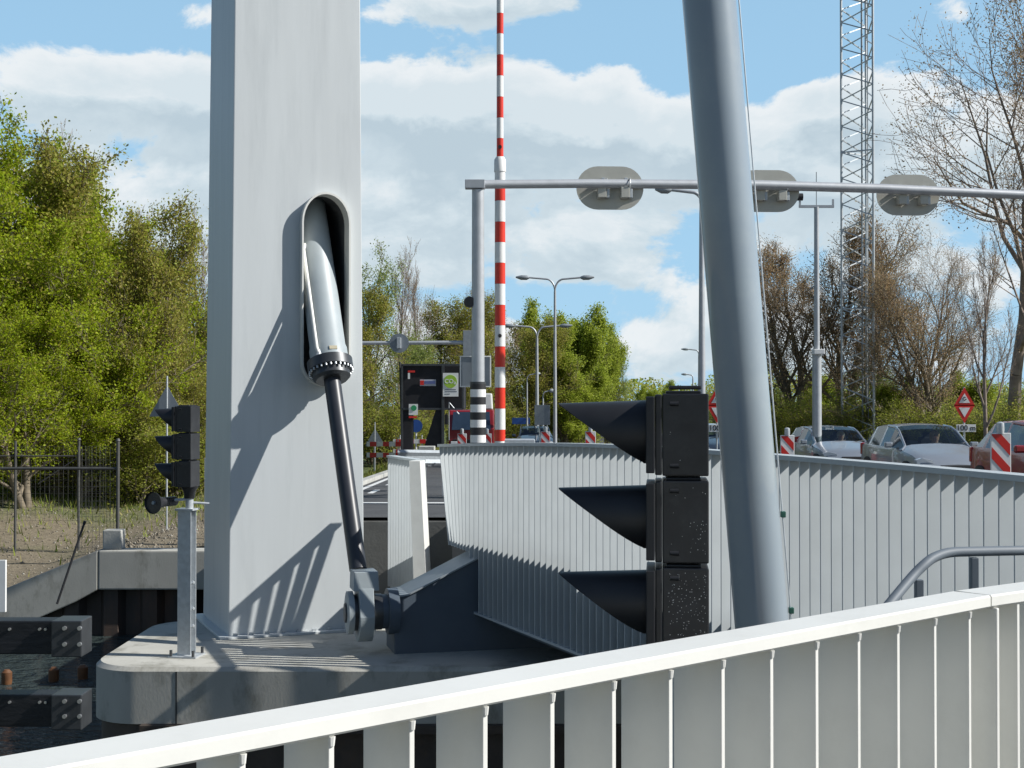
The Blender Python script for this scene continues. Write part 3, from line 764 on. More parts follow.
# ------------------------------------------------------------------ raised barrier arm
def barrier():
    D = 26; b = P(500, 470, D)
    t = thing('barrier_boom', 'raised red and white striped barrier boom standing upright', 'barrier boom', (b.x, D, road_z(D)))
    seg = 20.8*1.0
    y = 441; z0 = P(500, y, D).z; st = 37.5/ (F/D) * (20.8/20.8)
    # segment edges measured along the boom
    edges = [480]
    cur = 441
    segs = []
    lower = [(484, 463, 1), (463, 441, 0), (441, 429.5, 1), (429.5, 408.5, 0), (408.5, 387.5, 1), (387.5, 367, 0), (367, 346.5, 1), (346.5, 325.5, 0), (325.5, 305, 1), (305, 284, 0), (284, 263, 1), (263, 242.5, 0), (242.5, 222, 1), (222, 201, 0), (201, 180.5, 1), (180.5, 160, 0)]
    upper = [(160, 138.5, 1), (138.5, 118, 0), (118, 97, 1), (97, 76, 0), (76, 55, 1), (55, 34, 0), (34, 13.5, 1), (13.5, -8, 0), (-8, -28, 1), (-28, -48, 0)]
    for y0, y1, r in lower+upper:
        a = P(500, y0, D).z; c = P(500, y1, D).z
        w = .105 if y0 > 165 else .068
        x = b.x-.015*(P(500, (y0+y1)/2, D).z)*0+0
        o = MB().tube([(x, D, a), (x, D, c-.002)], [w*.95, w*.93], 20).build('red_band' if r else 'white_band', m_orred if r else m_wht, t, smooth=True)
    MB().tube([(b.x, D, P(500, 172, D).z), (b.x, D, P(500, 160, D).z), (b.x, D, P(500, 157, D).z)], [.112, .11, .075], 20).build('sleeve', m_wht, t, smooth=True)
    for py in (336, 148):
        q = P(500, py, D); MB().tube([(q.x, D-.09, q.z), (q.x, D-.13, q.z)], .035, 12).build('marker_lamp', m_blk, t, smooth=True)
    MB().box((b.x+.3, D+.2, -.08+.55), (.7, .5, 1.1)).build('drive_cabinet', m_galv, t, bevel=.02)
barrier()

# ------------------------------------------------------------------ signal gantry
def gantry():
    D0 = 24.0; base = P(478, 470, D0); bz = road_z(D0)
    t = thing('signal_gantry', 'long grey tubular gantry over the road with striped foot', 'gantry', (base.x, D0, bz))
    zt = P(478, 190, D0).z; zl = P(477, 383, D0).z
    x = base.x
    MB().tube([(x, D0, zl), (x, D0, zt)], [.112, .105], 28).build('post', m_lampgal, t, smooth=True)
    MB().tube([(x, D0, zl-.02), (x, D0, zl+.02)], .135, 28).build('post_collar', m_ddark, t, auto=30)
    lo = zl-.02; hgt = .185; k = 0; z = lo
    hgt = .09
    while z > bz+.05:
        z1 = max(z-hgt, bz)
        r = .135
        MB().tube([(x, D0, z1), (x, D0, z)], r, 28).build('black_band' if k % 2 == 0 else 'white_band', m_blk if k % 2 == 0 else m_wht, t, smooth=True)
        z = z1; k += 1; hgt = .13
    # arm
    a = P(466, 184.5, D0); pts = [P(466, 184.5, D0), P(590, 183.5, 24.6), P(760, 185, 25.4), P(880, 188.5, 26), P(1024, 195, 26.4), P(1180, 204, 27)]
    MB().tube(pts, [.075, .078, .088, .088, .085, .085], 20).build('arm', m_lampgal, t, smooth=True)
    MB().box(P(475, 184.5, D0-.02), (.34, .2, .15)).build('arm_joint', m_lampgal, t, bevel=.01)
    far = pts[-1]; MB().tube([(far.x, far.y, road_z(27)), (far.x, far.y, far.z)], .11, 20).build('far_post', m_lampgal, t, smooth=True)
    # signal shields
    gr = 'signal shields hanging on the gantry'
    proto = thing('signal_shield', 'grey oval signal shield, leftmost on the gantry above the road', 'signal shield', (0, 0, 0), 0, gr)
    w, h = .60, .385; o = []
    for i in range(16): o.append((w-h+h*math.cos(R(-90+180*i/15)), 0, h*math.sin(R(-90+180*i/15))))
    for i in range(16): o.append((-(w-h)+h*math.cos(R(90+180*i/15)), 0, h*math.sin(R(90+180*i/15))))
    MB().prism(o, (0, .02, 0)).build('plate', m_beige, proto, local=True)
    for s in (-.13, .28):
        hs = MB().box((s-.03, -.10, -.10), (.15, .18, .19)).build('lamp_housing', m_beige, proto, bevel=.01, local=True)
        MB().box((s+.08, -.08, -.11), (.05, .12, .16)).build('terminal_box', m_galv, hs, bevel=.008, local=True)
        MB().tube([(s+.03, -.15, -.2), (s+.03, -.15, .12)], .012, 8).build('cable', m_dkpl, hs, local=True)
        cl = MB().tube([(s+.06, -.13, .05), (s+.06, -.13, .065), (s+.085, -.13, .065)], .012, 6)
        ring = [(s+.055, -.105+.098*math.cos(a_*math.pi/8), .055+.098*math.sin(a_*math.pi/8)) for a_ in range(17)]
        MB().tube(ring, .011, 6).build('clamp', m_galv, proto, local=True)
        MB().box((s, -.04, .15), (.06, .07, .05)).build('bracket', m_galv, proto, local=True, bevel=.004)
    c = P(610, 188, 24.85); proto.location = c; proto.rotation_euler = (0, 0, R(3))
    c = P(767, 191, 25.65); dup(proto, c, R(3), 'grey oval signal shield, half hidden behind the leaning tube')
    c = P(908, 195, 26.3); dup(proto, c, R(3), 'grey oval signal shield, rightmost one beside the lattice mast')
    # things clamped on the post
    s = thing('sign_panel', 'blank grey sign panel clamped behind the gantry post above its stripes', 'sign', tuple(P(476, 372, D0+.2)))
    c = P(475.5, 371.5, D0+.16); MB().box(c, (.52, .02, .52)).build('panel', m_signback, s, bevel=.01)
    fr = MB()
    for dx, dz, w_, h_ in ((0, .26, .54, .02), (0, -.26, .54, .02), (.26, 0, .02, .50), (-.26, 0, .02, .50)): fr.box(c+Vector((dx, -.015, dz)), (w_, .025, h_))
    fr.build('frame', m_wht, s)
    s = thing('loudspeaker', 'small dark round speaker on the gantry post', 'loudspeaker', tuple(P(469, 302, D0)))
    c = P(469.5, 302, D0); MB().tube([c+Vector((0, -.08, 0)), c+Vector((0, .0, 0)), c+Vector((0, .1, 0))], [.09, .1, .06], 20).build('horn', m_blackg, s, smooth=True)
    MB().box(c+Vector((.06, .02, 0)), (.1, .04, .04)).build('bracket', m_galv, s)
gantry()

def left_arm():
    D = 31; p = P(477.5, 343, D)
    t = thing('arm_gantry', 'thin horizontal signal arm with box post behind the gantry post', 'signal arm', (p.x, D, road_z(D)))
    MB().tube([(p.x, D, road_z(D)), (p.x, D, P(467, 332, D).z)], .08, 16).build('post', m_galvd, t, smooth=True)
    MB().box(P(468, 352, D), (.22, .16, .95)).build('box', m_galvd, t, bevel=.01)
    MB().tube([P(300, 343.5, D), P(478, 342.5, D)], .045, 12).build('arm', m_lampgal, t, smooth=True)
    c = P(399, 343, D-.1)
    r = thing('round_signal_shield', 'small round grey signal shield hanging on the thin arm', 'signal shield', tuple(c))
    MB().tube([c+Vector((0, .05, 0)), c+Vector((0, .06, 0))], .215, 28).build('plate', m_signback, r, auto=30)
    MB().box(c, (.09, .1, .24)).build('clamp', m_galv, r, bevel=.008)
left_arm()

# ------------------------------------------------------------------ lamp posts
def lamp(px, py_top, D, name_label, arms, reach, r=.06, head=.5, rise=.35, group='street lamps along the road'):
    b = P(px, 430, D); bz = road_z(D); zt = P(px, py_top, D).z
    t = thing('street_lamp', name_label, 'street lamp', (b.x, D, bz), 0, group)
    MB().tube([(b.x, D, bz), (b.x, D, bz+1.2), (b.x, D, zt-rise)], [r*1.3, r*1.15, r*.7], 14).build('pole', m_lampgal, t, smooth=True)
    for s in arms:
        pts = []
        for k in range(9):
            q = k/8*math.pi/2
            pts.append((b.x+s*reach*.35*(1-math.cos(q)), D, zt-rise+rise*math.sin(q)))
        pts.append((b.x+s*reach, D, zt+.06)); 
        MB().tube(pts, r*.55, 10).build('arm', m_lampgal, t, smooth=True)
        hx = b.x+s*reach
        MB().tube([(hx, D, zt+.06), (hx+s*head*.2, D, zt+.055), (hx+s*head*.6, D, zt+.06), (hx+s*head, D, zt+.075)], [.05, .1, .1, .03], 12).build('lamp_head', m_galvd, t, smooth=True)
    return t
lamp(555, 279, 57, 'double-armed street lamp, the taller and nearer of the two', (-1, 1), 1.05, .07, .55, .5)
lamp(537, 327, 67, 'double-armed street lamp partly behind the taller one', (-1, 1), 1.1, .085, .6, .55)
lamp(702, 192, 36, 'tall street lamp with arm reaching left, beside the leaning tube', (-1,), .78, .085, .42, .28)
lamp(699, 350, 110, 'small distant street lamp with one arm beside the leaning tube', (-1,), .8, .09, .6, .4)
lamp(527, 375, 68, 'far thin street lamp left of the double lamps', (1,), .4, .045, .25, .25)
lamp(543, 392, 66, 'farthest small street lamp beyond the double lamps', (1,), .3, .05, .25, .2)
lamp(693, 375, 118, 'tiny distant street lamp low beside the leaning tube', (-1,), .5, .09, .5, .3)
def camera_mast():
    D = 38; b = P(817, 430, D); bz = road_z(D)
    t = thing('camera_mast', 'two-stage grey mast with crossbar and camera on top', 'camera mast', (b.x, D, bz))
    MB().tube([(b.x, D, bz), (b.x, D, P(0, 352, D).z)], .125, 18).build('lower_pole', m_lampgal, t, smooth=True)
    MB().tube([(b.x, D, P(0, 352, D).z), (b.x, D, P(0, 207, D).z)], [.08, .065], 16).build('upper_pole', m_lampgal, t, smooth=True)
    MB().box((b.x+.02, D-.1, P(0, 352, D).z), (.3, .3, .14)).build('junction_box', m_wht, t, bevel=.02)
    cb = MB().box((b.x, D, P(0, 206.5, D).z), (.95, .07, .07)); cb.box((b.x-.45, D, P(0, 203, D).z), (.05, .05, .2)).box((b.x+.45, D, P(0, 203, D).z), (.05, .05, .2)); cb.build('crossbar', m_lampgal, t)
    c = P(799, 197, D); cm = MB().tube([c+Vector((-.08, 0, 0)), c+Vector((.1, 0, 0))], .1, 14).build('camera_head', m_dkpl, t, auto=30)
    MB().tube([(b.x, D, P(0, 207, D).z), (b.x, D, P(0, 172, D).z)], .012, 6).build('rod', m_galvd, t)
    MB().tube([P(810, 290, D), P(817, 283, D), P(824, 290, D)], .02, 6).build('stay', m_galvd, t)
camera_mast()
def lattice():
    D = 60; c = P(861, 430, D); bz = road_z(D)-.3; zt = 30.
    t = thing('lattice_mast', 'tall triangular steel lattice mast rising out of the picture', 'lattice mast', (c.x, D, bz))
    s = 1.0
    leg = [Vector((c.x-.92, D+.35, 0)), Vector((c.x+.80, D+.1, 0)), Vector((c.x+.1, D-.75, 0))]
    leg = [Vector((c.x+(.80)*math.cos(R(a)), D+.80*math.sin(R(a)), 0)) for a in (178, 298, 58)]
    for l in leg: MB().tube([l+Vector((0, 0, bz)), l+Vector((0, 0, zt))], .055, 8).build('leg', m_galv, t, smooth=True)
    for a in range(3):
        p, q = leg[a], leg[(a+1) % 3]; m = MB(); z = bz; k = 0
        while z < zt-1:
            u, w = (p, q) if k % 2 == 0 else (q, p)
            m.tube([u+Vector((0, 0, z)), w+Vector((0, 0, z+.56))], .03, 4); z += .56; k += 1
            if k % 12 == 0: m.tube([p+Vector((0, 0, z)), q+Vector((0, 0, z))], .035, 4)
        m.build('lacing', m_galv, t)
    MB().tube([(c.x+.1, D+.1, bz), (c.x+.1, D+.1, zt)], .04, 6).tube([(c.x+.35, D+.1, bz), (c.x+.35, D+.1, zt)], .02, 6).build('cable_ladder', m_galvd, t)
lattice()

# ------------------------------------------------------------------ road signs
def tri(c, h, up=1, y=0.):
    w = h*.577*1.0
    return [Vector((c.x-w, c.y+y, c.z-up*h/2)), Vector((c.x+w, c.y+y, c.z-up*h/2)), Vector((c.x, c.y+y, c.z+up*h/2))]
def diamond_sign(px, D, label, s=1.):
    c = P(px, 405, D); bz = road_z(D)-.1; sc_ = D/40.
    t = thing('warning_sign', label, 'road sign', (c.x, D, bz), 0, 'red triangle signs with a distance plate')
    MB().tube([(c.x, D+.05, bz), (c.x, D+.05, P(px, 387, D).z)], .03, 10).build('pole', m_galv, t, smooth=True)
    h = 18.5/F*D
    c1 = P(px, 396.5, D); c2 = P(px, 414, D)
    for cc, u in ((c1, 1), (c2, -1)):
        p = MB().prism(tri(cc, h, u), (0, .02, 0)).build('warning_triangle' if u > 0 else 'yield_triangle', m_red, t)
        i = cc+Vector((0, 0, -u*h*.085)); MB().prism(tri(i, h*.52, u, -.006), (0, .005, 0)).build('white_field', m_wht, p)
        if u > 0:
            g = MB(); g.tube([i+Vector((-.035, -.011, -.06)), i+Vector((-.045, -.011, -.01)), i+Vector((-.01, -.011, .03)), i+Vector((.03, -.011, .02))], .012, 6)
            g.tube([i+Vector((.04, -.011, -.05)), i+Vector((.035, -.011, -.02))], .016, 6).tube([i+Vector((-.01, -.011, -.07)), i+Vector((.01, -.011, -.07))], .012, 6)
            g.build('pictogram', m_blk, p)
    c3 = P(px+1.5, 428.2, D-.02); pl = MB().box(c3, (19.5/F*D, .02, 7.4/F*D)).build('distance_plate', m_wht, t, bevel=.004)
    text_mesh('distance_text', '100 m', 7.6/F*D, c3+Vector((0, -.014, 0)), FACE_CAM, m_blk, pl, bold=.003)
diamond_sign(964.5, 40, 'red and white double triangle sign over a 100 m plate behind the cars')
diamond_sign(717, 44, 'red triangle sign with 100 m plate half hidden behind the leaning tube')
def tri_back():
    D = 33; c = P(167.5, 405, D); bz = terr_z(c.x, D)
    t = thing('triangle_sign', 'grey back of a triangular road sign behind the small signal', 'road sign', (c.x, D, bz))
    MB().tube([(c.x, D-.05, bz-.2), (c.x, D-.05, P(167, 376, D).z)], .022, 10).build('pole', m_galv, t, smooth=True)
    cc = P(167, 401, D); MB().prism(tri(cc, 31/F*D, 1), (0, .012, 0)).build('plate', m_signback, t)
    D = 50; c = P(375, 437, D)
    t = thing('triangle_sign', 'small grey back of a triangular sign beside the road barrier boards', 'road sign', (c.x, D, road_z(D)-.2))
    MB().tube([(c.x, D-.05, road_z(D)-.2), (c.x, D-.05, P(375, 422, D).z)], .02, 8).build('pole', m_galv, t, smooth=True)
    MB().prism(tri(P(375, 437, D), 17/F*D, 1), (0, .012, 0)).build('plate', m_signback, t)
    D = 52; c = P(416, 426, D)
    t = thing('round_sign', 'round blue sign on a short pole under the black container', 'road sign', (c.x, D, road_z(D)))
    MB().tube([(c.x, D+.05, road_z(D)), (c.x, D+.05, c.z)], .035, 8).build('pole', m_wht, t, smooth=True)
    MB().tube([c, c+Vector((0, .02, 0))], .24, 24).build('plate', m_blue, t, auto=30)
    D = 62
    for i, (px, w, l) in enumerate(((539.5, 10, 'tall grey sign back standing behind the dark car, left one'), (547, 6, 'narrow grey sign back just right of the wider one'))):
        c = P(px, 415, D); s = thing('sign_panel', l, 'sign', (c.x, D, road_z(D)), 0, 'sign backs behind the dark car')
        MB().box((c.x, D, c.z), (w/F*D, .03, 20/F*D)).build('panel', m_signback if i else m_galvd, s, bevel=.01)
        MB().tube([(c.x, D+.05, road_z(D)), (c.x, D+.05, c.z)], .03, 8).build('pole', m_galv, s)
    D = 70; c = P(521, 421, D)
    s = thing('traffic_signboard', 'dark blue board just left above the dark car roof', 'sign', (c.x, D, road_z(D)))
    MB().box(c, (.9, .04, .32)).build('panel', m_blue, s, bevel=.01); MB().tube([(c.x, D+.05, road_z(D)), (c.x, D+.05, c.z)], .03, 8).build('pole', m_galv, s)
tri_back()

# guide beacons with slanted red stripes
def beacons():
    proto = thing('guide_beacon', 'x', 'beacon', (0, 0, 0), 0, 'red and white guide beacons along the railing')
    w, h = .27, .72
    z0 = .25
    MB().box((0, .02, z0+h/2), (w+.03, .03, h+.03)).build('panel', m_wht, proto, bevel=.01, local=True)
    for k in range(-1, 4):
        a = z0+.06+k*.34; pts = []
        # slanted stripe clipped to the panel
        lo = lambda x: a+(.5-(x/w))*.30
        poly = [(-w/2, lo(-w/2)), (w/2, lo(w/2)), (w/2, lo(w/2)+.17), (-w/2, lo(-w/2)+.17)]
        q = []
        zt = z0+h
        for x, z in poly: q.append((x, min(max(z, z0), zt)))
        if q[0][1] >= zt-1e-4 and q[1][1] >= zt-1e-4: continue
        if len(set(q)) < 3: continue
        def clip(poly, z, keep_below):
            out = []
            for i in range(len(poly)):
                A, B = poly[i], poly[(i+1) % len(poly)]
                ia = (A[1] <= z) == keep_below or A[1] == z; ib = (B[1] <= z) == keep_below or B[1] == z
                if ia: out.append(A)
                if ia != ib and A[1] != B[1]:
                    s = (z-A[1])/(B[1]-A[1]); out.append((A[0]+(B[0]-A[0])*s, z))
            return out
        q = clip(clip(poly, zt, True), z0, False)
        if len(q) < 3: continue
        MB().prism([(x, .0, z) for x, z in q], (0, .003, 0)).build('red_stripe', m_red, proto, local=True)
    MB().box((0, .02, .11), (.5, .3, .22)).build('foot', m_dkpl, proto, bevel=.02, local=True)
    MB().tube([(0, .03, z0+h), (0, .03, z0+h+.06), (0, .03, z0+h+.16), (0, .03, z0+h+.18)], [.05, .06, .055, .02], 14).build('lamp', m_galv, proto, smooth=True, local=True)
    spots = [(1001, 434, 20.5, 'beacon in front of the dark red car at right'), (787.5, 436, 30, 'beacon in front of the left silver car'),
             (590.5, 432, 40, 'beacon right of the dark car, next to the black hood tip'), (545.5, 432, 46, 'beacon standing before the dark blue car'),
             (462, 434, 46, 'beacon just left of the striped gantry foot'), (487, 434, 46, 'beacon just right of the striped gantry foot')]
    for i, (px, py, D, l) in enumerate(spots):
        p = P(px, py, D); z = p.z-z0-h
        lab = 'red and white guide '+l
        if i == 0: proto.location = (p.x, D, z); proto['label'] = lab
        else: dup(proto, (p.x, D, z), 0, lab)
beacons()

# barrier boards and guardrail
def boards():
    D = 47
    proto = thing('barrier_board', 'striped road barrier board pair, nearer one under the black container', 'barrier board', (0, 0, 0), 0, 'striped road barrier boards')
    for z in (.92, .55):
        b = MB().box((0, 0, z), (1.3, .03, .16)).build('board', m_wht, proto, local=True)
        for k in (-1, 0, 1): MB().box((k*.43*1.0, -.0185, z), (.22 if k else .2, .006, .158)).build('red_patch', m_red, b, local=True)
    for s in (-.4, .4): MB().tube([(s, .03, 0), (s, .03, 1.15)], .02, 8).build('post', m_galv, proto, local=True)
    p = P(386, 450, D); proto.location = (p.x, D, p.z-.72)
    p = P(411, 446, D+4); dup(proto, (p.x, D+4, p.z-.75), 0, 'striped road barrier board, farther one seen between the container legs')
    g = thing('guard_rail', 'short galvanised guard rail end beyond the slatted railing', 'guard rail', (-1.8, 30, road_z(30)))
    D = 27
    a = P(398, 457.5, 26.5); b = P(446, 458, 27.5)
    m = MB(); prof = [(0, .15), (.05, .1), (0, .03), (0, -.03), (.05, -.1), (0, -.15)]
    rings = [[Vector((q.x, q.y-u*1.2, q.z+w)) for u, w in prof]+[Vector((q.x, q.y-u*1.2+.006, q.z+w)) for u, w in prof[::-1]] for q in (a, b)]
    m.rings(rings).build('beam', m_galvd, g)
    for px in (424, 444):
        q = P(px, 460, 27.1); MB().box((q.x, q.y+.06, q.z-.35), (.08, .08, .8)).build('post', m_galv, g)
    c = P(427, 451, 29); s = tag(MB().box(c, (.32, .5, .2)).build('cable_box', m_concl, None, bevel=.01), 'pale low box on top of the guard rail end', 'box')
    c = P(414, 454, 27.3); s = tag(MB().box(c, (.12, .12, .07)).build('reflector', m_wht, None, bevel=.01), 'small white reflector block on the guard rail', 'reflector')
boards()

# ------------------------------------------------------------------ black container frame and red truck
def container():
    D = 45.; k = D/F
    x0 = P(402, 400, D).x; x1 = P(463, 400, D).x; zt = P(0, 365, D).z; zb = P(0, 409, D).z; g = road_z(D)
    t = thing('black_container', 'black container cabin with green and white stickers raised on legs', 'container', (x0, D, g))
    xm = P(443, 400, D).x
    MB().box(((x0+xm)/2, D+1.2, (zt+zb)/2), (xm-x0-.06, 2.4, zt-zb-.04)).build('cabin', m_blk_cab, t, bevel=.02)
    MB().box(((xm+x1)/2+.02, D+1.25, (zt+P(0, 410, D).z)/2), (x1-xm, 2.2, zt-P(0, 410, D).z-.04)).build('side_module', m_blk_cab, t, bevel=.02)
    fr = MB()
    fr.box(((x0+x1)/2, D-.03, zt), (x1-x0+.05, .08, .07)); fr.box((x0, D-.03, (zt+g)/2), (.07, .08, zt-g)); fr.box((xm, D-.04, (zt+g)/2), (.09, .08, zt-g))
    fr.box(((x0+xm)/2, D-.03, zb), (xm-x0, .08, .07)); fr.box((x1, D-.03, (zt+zb)/2), (.06, .08, zt-zb)); fr.box(((x1+xm)/2, D-.03, zb), (x1-xm, .08, .06))
    fr.build('frame', m_ddark, t, bevel=.008)
    xl = P(413, 400, D).x
    MB().box(((x0+xl)/2, D+.3, (zb+g)/2), (xl-x0-.04, .6, zb-g)).build('leg', m_blk_cab, t, bevel=.01)
    a = P(443, 409, D); b = P(424, 447, D); c = P(443, 447, D)
    MB().prism([a, P(436, 409, D), b, c], (0, .4, 0)).build('brace', m_blk_cab, t)
    MB().tube([P(449, 402, D-.05), P(449, 440, D-.05)], .012, 6).tube([P(449, 402, D-.05), P(459, 414, D-.05)], .012, 6).build('hose', m_galv, t)
    MB().tube([P(400, 362, D+.1), P(402, 445, D+.1)], .035, 6).build('side_pole', m_dkpl, t)
    y = D-.02
    def plate(n, px0, py0, px1, py1, m_, yy=y-.02):
        a = P(px0, py0, D); b = P(px1, py1, D)
        return MB().box(((a.x+b.x)/2, yy, (a.z+b.z)/2), (b.x-a.x, .02, a.z-b.z)).build(n, m_, t)
    s = plate('poster', 443, 373, 458.5, 396.5, m_wht, D-.09)
    c = P(450.5, 381.5, D); MB().tube([Vector((c.x, D-.105, c.z)), Vector((c.x, D-.115, c.z))], .21, 28).build('green_disc', m_green, s, auto=30)
    text_mesh('poster_text', 'CO\u2082', .19, (c.x, D-.118, c.z), FACE_CAM, m_wht, s, bold=.004)
    bl = MB()
    for i, py in enumerate((389.5, 391.5, 394)):
        a = P(445, py, D); b = P((456, 457, 450)[i], py, D); bl.box(((a.x+b.x)/2, D-.103, a.z), (b.x-a.x, .004, .022))
    bl.build('text_line', mat('print_grey', (.12, .14, .18), .6), s)
    s = plate('nameplate', 420, 379.5, 436, 386, mat('nameplate_lilac', (.45, .46, .52), .5), D-.04)
    plate('nameplate_mark', 420.3, 380.5, 424, 385, m_red, D-.055); plate('nameplate_mark', 424.6, 381, 435.4, 384, mat('print_blue', (.10, .13, .3), .6), D-.055)
    s = plate('small_poster', 409, 404, 418, 415, m_wht, D-.075)
    c = P(414, 408, D); MB().tube([Vector((c.x, D-.09, c.z)), Vector((c.x, D-.1, c.z))], .09, 20).build('green_disc', m_green2, s, auto=30)
    plate('red_strip', 409, 416, 417, 418, m_red, D-.07); plate('red_strip', 408, 370.5, 415, 372.5, m_red, D-.04); plate('white_label', 408, 373, 410, 379, m_wht, D-.04)
container()
def truck():
    D = 52.; x0 = P(449, 0, D).x; x1 = P(494, 0, D).x; g = road_z(D); w = x1-x0; cx = (x0+x1)/2
    t = thing('red_truck', 'red truck facing the camera behind the striped gantry foot', 'truck', (cx, D, g))
    zb = P(0, 444, D).z; zr = P(0, 411, D).z
    zr = P(0, 410, D).z
    prof = [(0, .45), (-.12, .55), (-.12, zb-g+.55), (.25, zr-g), (1.8, zr-g+.02), (1.8, .45)]
    MB().prism([(cx-w/2, D+a, g+b) for a, b in prof], (w, 0, 0)).build('cab', m_trired, t, bevel=.05)
    a0 = .86; 
    ws = [(-.125, zb-g+.58), (.17, zr-g-.12)]
    MB().prism([(cx-w/2+.12, D-.15, g+zb-g+.52), (cx+w/2-.12, D-.15, g+zb-g+.52), (cx+w/2-.16, D+.14, zr-.08), (cx-w/2+.16, D+.14, zr-.08)], (0, -.03, .01)).build('windshield', mat('truck_glass', (.03, .05, .08), .08, coat=1), t)
    MB().box((cx, D-.14, g+.75), (w-.3, .04, .3)).build('grille', m_dkpl, t, bevel=.02)
    for s in (-1, 1):
        MB().box((cx+s*(w/2-.2), D-.15, g+.75), (.24, .05, .14)).build('headlight', m_lens, t, bevel=.02)
        MB().box((cx+s*(w/2+.08), D-.1, zr-.35), (.12, .08, .36)).build('mirror', m_dkpl, t, bevel=.02)
        for yy in (.6, 3.4):
            wh = MB().tube([(cx+s*(w/2-.3), D+yy, g+.42), (cx+s*(w/2-.02), D+yy, g+.42)], .42, 24).build('wheel', m_rubber, t, auto=30)
            MB().tube([(cx+s*(w/2-.02), D+yy, g+.42), (cx+s*(w/2), D+yy, g+.42)], .22, 20).build('rim', m_rim, wh, auto=30)
    MB().box((cx, D+3.3, g+.75), (w-.3, 3.4, .25)).build('chassis', m_ddark, t)
    MB().prism([(cx+w*.12, D+.3, zr+.02), (cx+w*.47, D+.3, zr+.02), (cx+w*.45, D+.35, zr+.62), (cx+w*.18, D+.35, zr+.62)], (0, .9, 0)).build('roof_fairing', m_wht, t, bevel=.05)
truck()

# ------------------------------------------------------------------ cars and people
def person(label, loc, shirt, hair, rz=0.):
    t = thing('person', label, 'person', loc, rz)
    me = bpy.data.meshes.new('body'); bm = bmesh.new()
    J = {'pel': (0, 0, .12, .15), 'belly': (0, .03, .28, .14), 'chest': (0, .06, .46, .155), 'neck': (0, .05, .60, .055), 'head0': (0, .04, .68, .085), 'head1': (0, .045, .79, .09), 'head2': (0, .05, .84, .06)}
    for s, n in ((-1, 'r'), (1, 'l')):
        J['sh'+n] = (s*.17, .06, .53, .065); J['el'+n] = (s*.25, -.12, .36, .045); J['wr'+n] = (s*.16, -.36, .44, .03); J['ha'+n] = (s*.14, -.42, .46, .035)
        J['hip'+n] = (s*.1, -.02, .1, .095); J['kn'+n] = (s*.13, -.42, .16, .065); J['an'+n] = (s*.13, -.62, -.18, .045); J['to'+n] = (s*.13, -.74, -.2, .035)
    E = [('pel', 'belly'), ('belly', 'chest'), ('chest', 'neck'), ('neck', 'head0'), ('head0', 'head1'), ('head1', 'head2')]
    for n in 'rl': E += [('chest', 'sh'+n), ('sh'+n, 'el'+n), ('el'+n, 'wr'+n), ('wr'+n, 'ha'+n), ('pel', 'hip'+n), ('hip'+n, 'kn'+n), ('kn'+n, 'an'+n), ('an'+n, 'to'+n)]
    idx = {k: i for i, k in enumerate(J)}
    me.from_pydata([v[:3] for v in J.values()], [(idx[a], idx[b]) for a, b in E], [])
    o = bpy.data.objects.new('body', me); col.objects.link(o)
    sk = o.modifiers.new('s', 'SKIN'); su = o.modifiers.new('u', 'SUBSURF'); su.levels = 2; su.render_levels = 2
    for i, v in enumerate(J.values()): me.skin_vertices[0].data[i].radius = (v[3], v[3])
    me.skin_vertices[0].data[0].use_root = True
    bpy.context.view_layer.update(); dg = bpy.context.evaluated_depsgraph_get(); m2 = bpy.data.meshes.new_from_object(o.evaluated_get(dg)); bpy.data.objects.remove(o)
    m2.materials.clear(); m2.materials.append(shirt); m2.materials.append(mat('skin', (.50, .30, .21), .5)); m2.materials.append(mat('trousers', (.03, .035, .06), .8))
    for p in m2.polygons:
        c = p.center; p.use_smooth = True
        p.material_index = 1 if (c.z > .60 or (c.y < -.30 and abs(c.x) < .24 and c.z > .38)) else (2 if c.z < .2 else 0)
    ob = bpy.data.objects.new('body', m2); col.objects.link(ob); ob.parent = t
    hm = MB(); rings = []
    for k in range(6):
        a = k/5*R(88); r = .108*math.cos(a); z = .76+.125*math.sin(a)
        rings.append([(r*math.cos(b*math.pi/8), .065+r*1.05*math.sin(b*math.pi/8), z) for b in range(16)])
    low = [(.095*math.cos(b*math.pi/8), .09+.06*math.sin(b*math.pi/8), .66) for b in range(16)]
    hm.rings([low]+rings).build('hair', hair, t, smooth=True, local=True)
    fm = MB()
    for s in (-1, 1): fm.tube([(s*.033, -.052, .775), (s*.033, -.043, .775)], .011, 8)
    fm.build('eye', m_blk, t, local=True)
    MB().tube([(0, -.045, .785), (0, -.07, .75), (0, -.045, .74)], [.008, .014, .01], 8).build('nose', MATS['skin'], t, smooth=True, local=True)
    MB().box((0, -.043, .715), (.045, .012, .01)).build('mouth', mat('lips', (.35, .1, .09), .5), t, local=True)
    return t
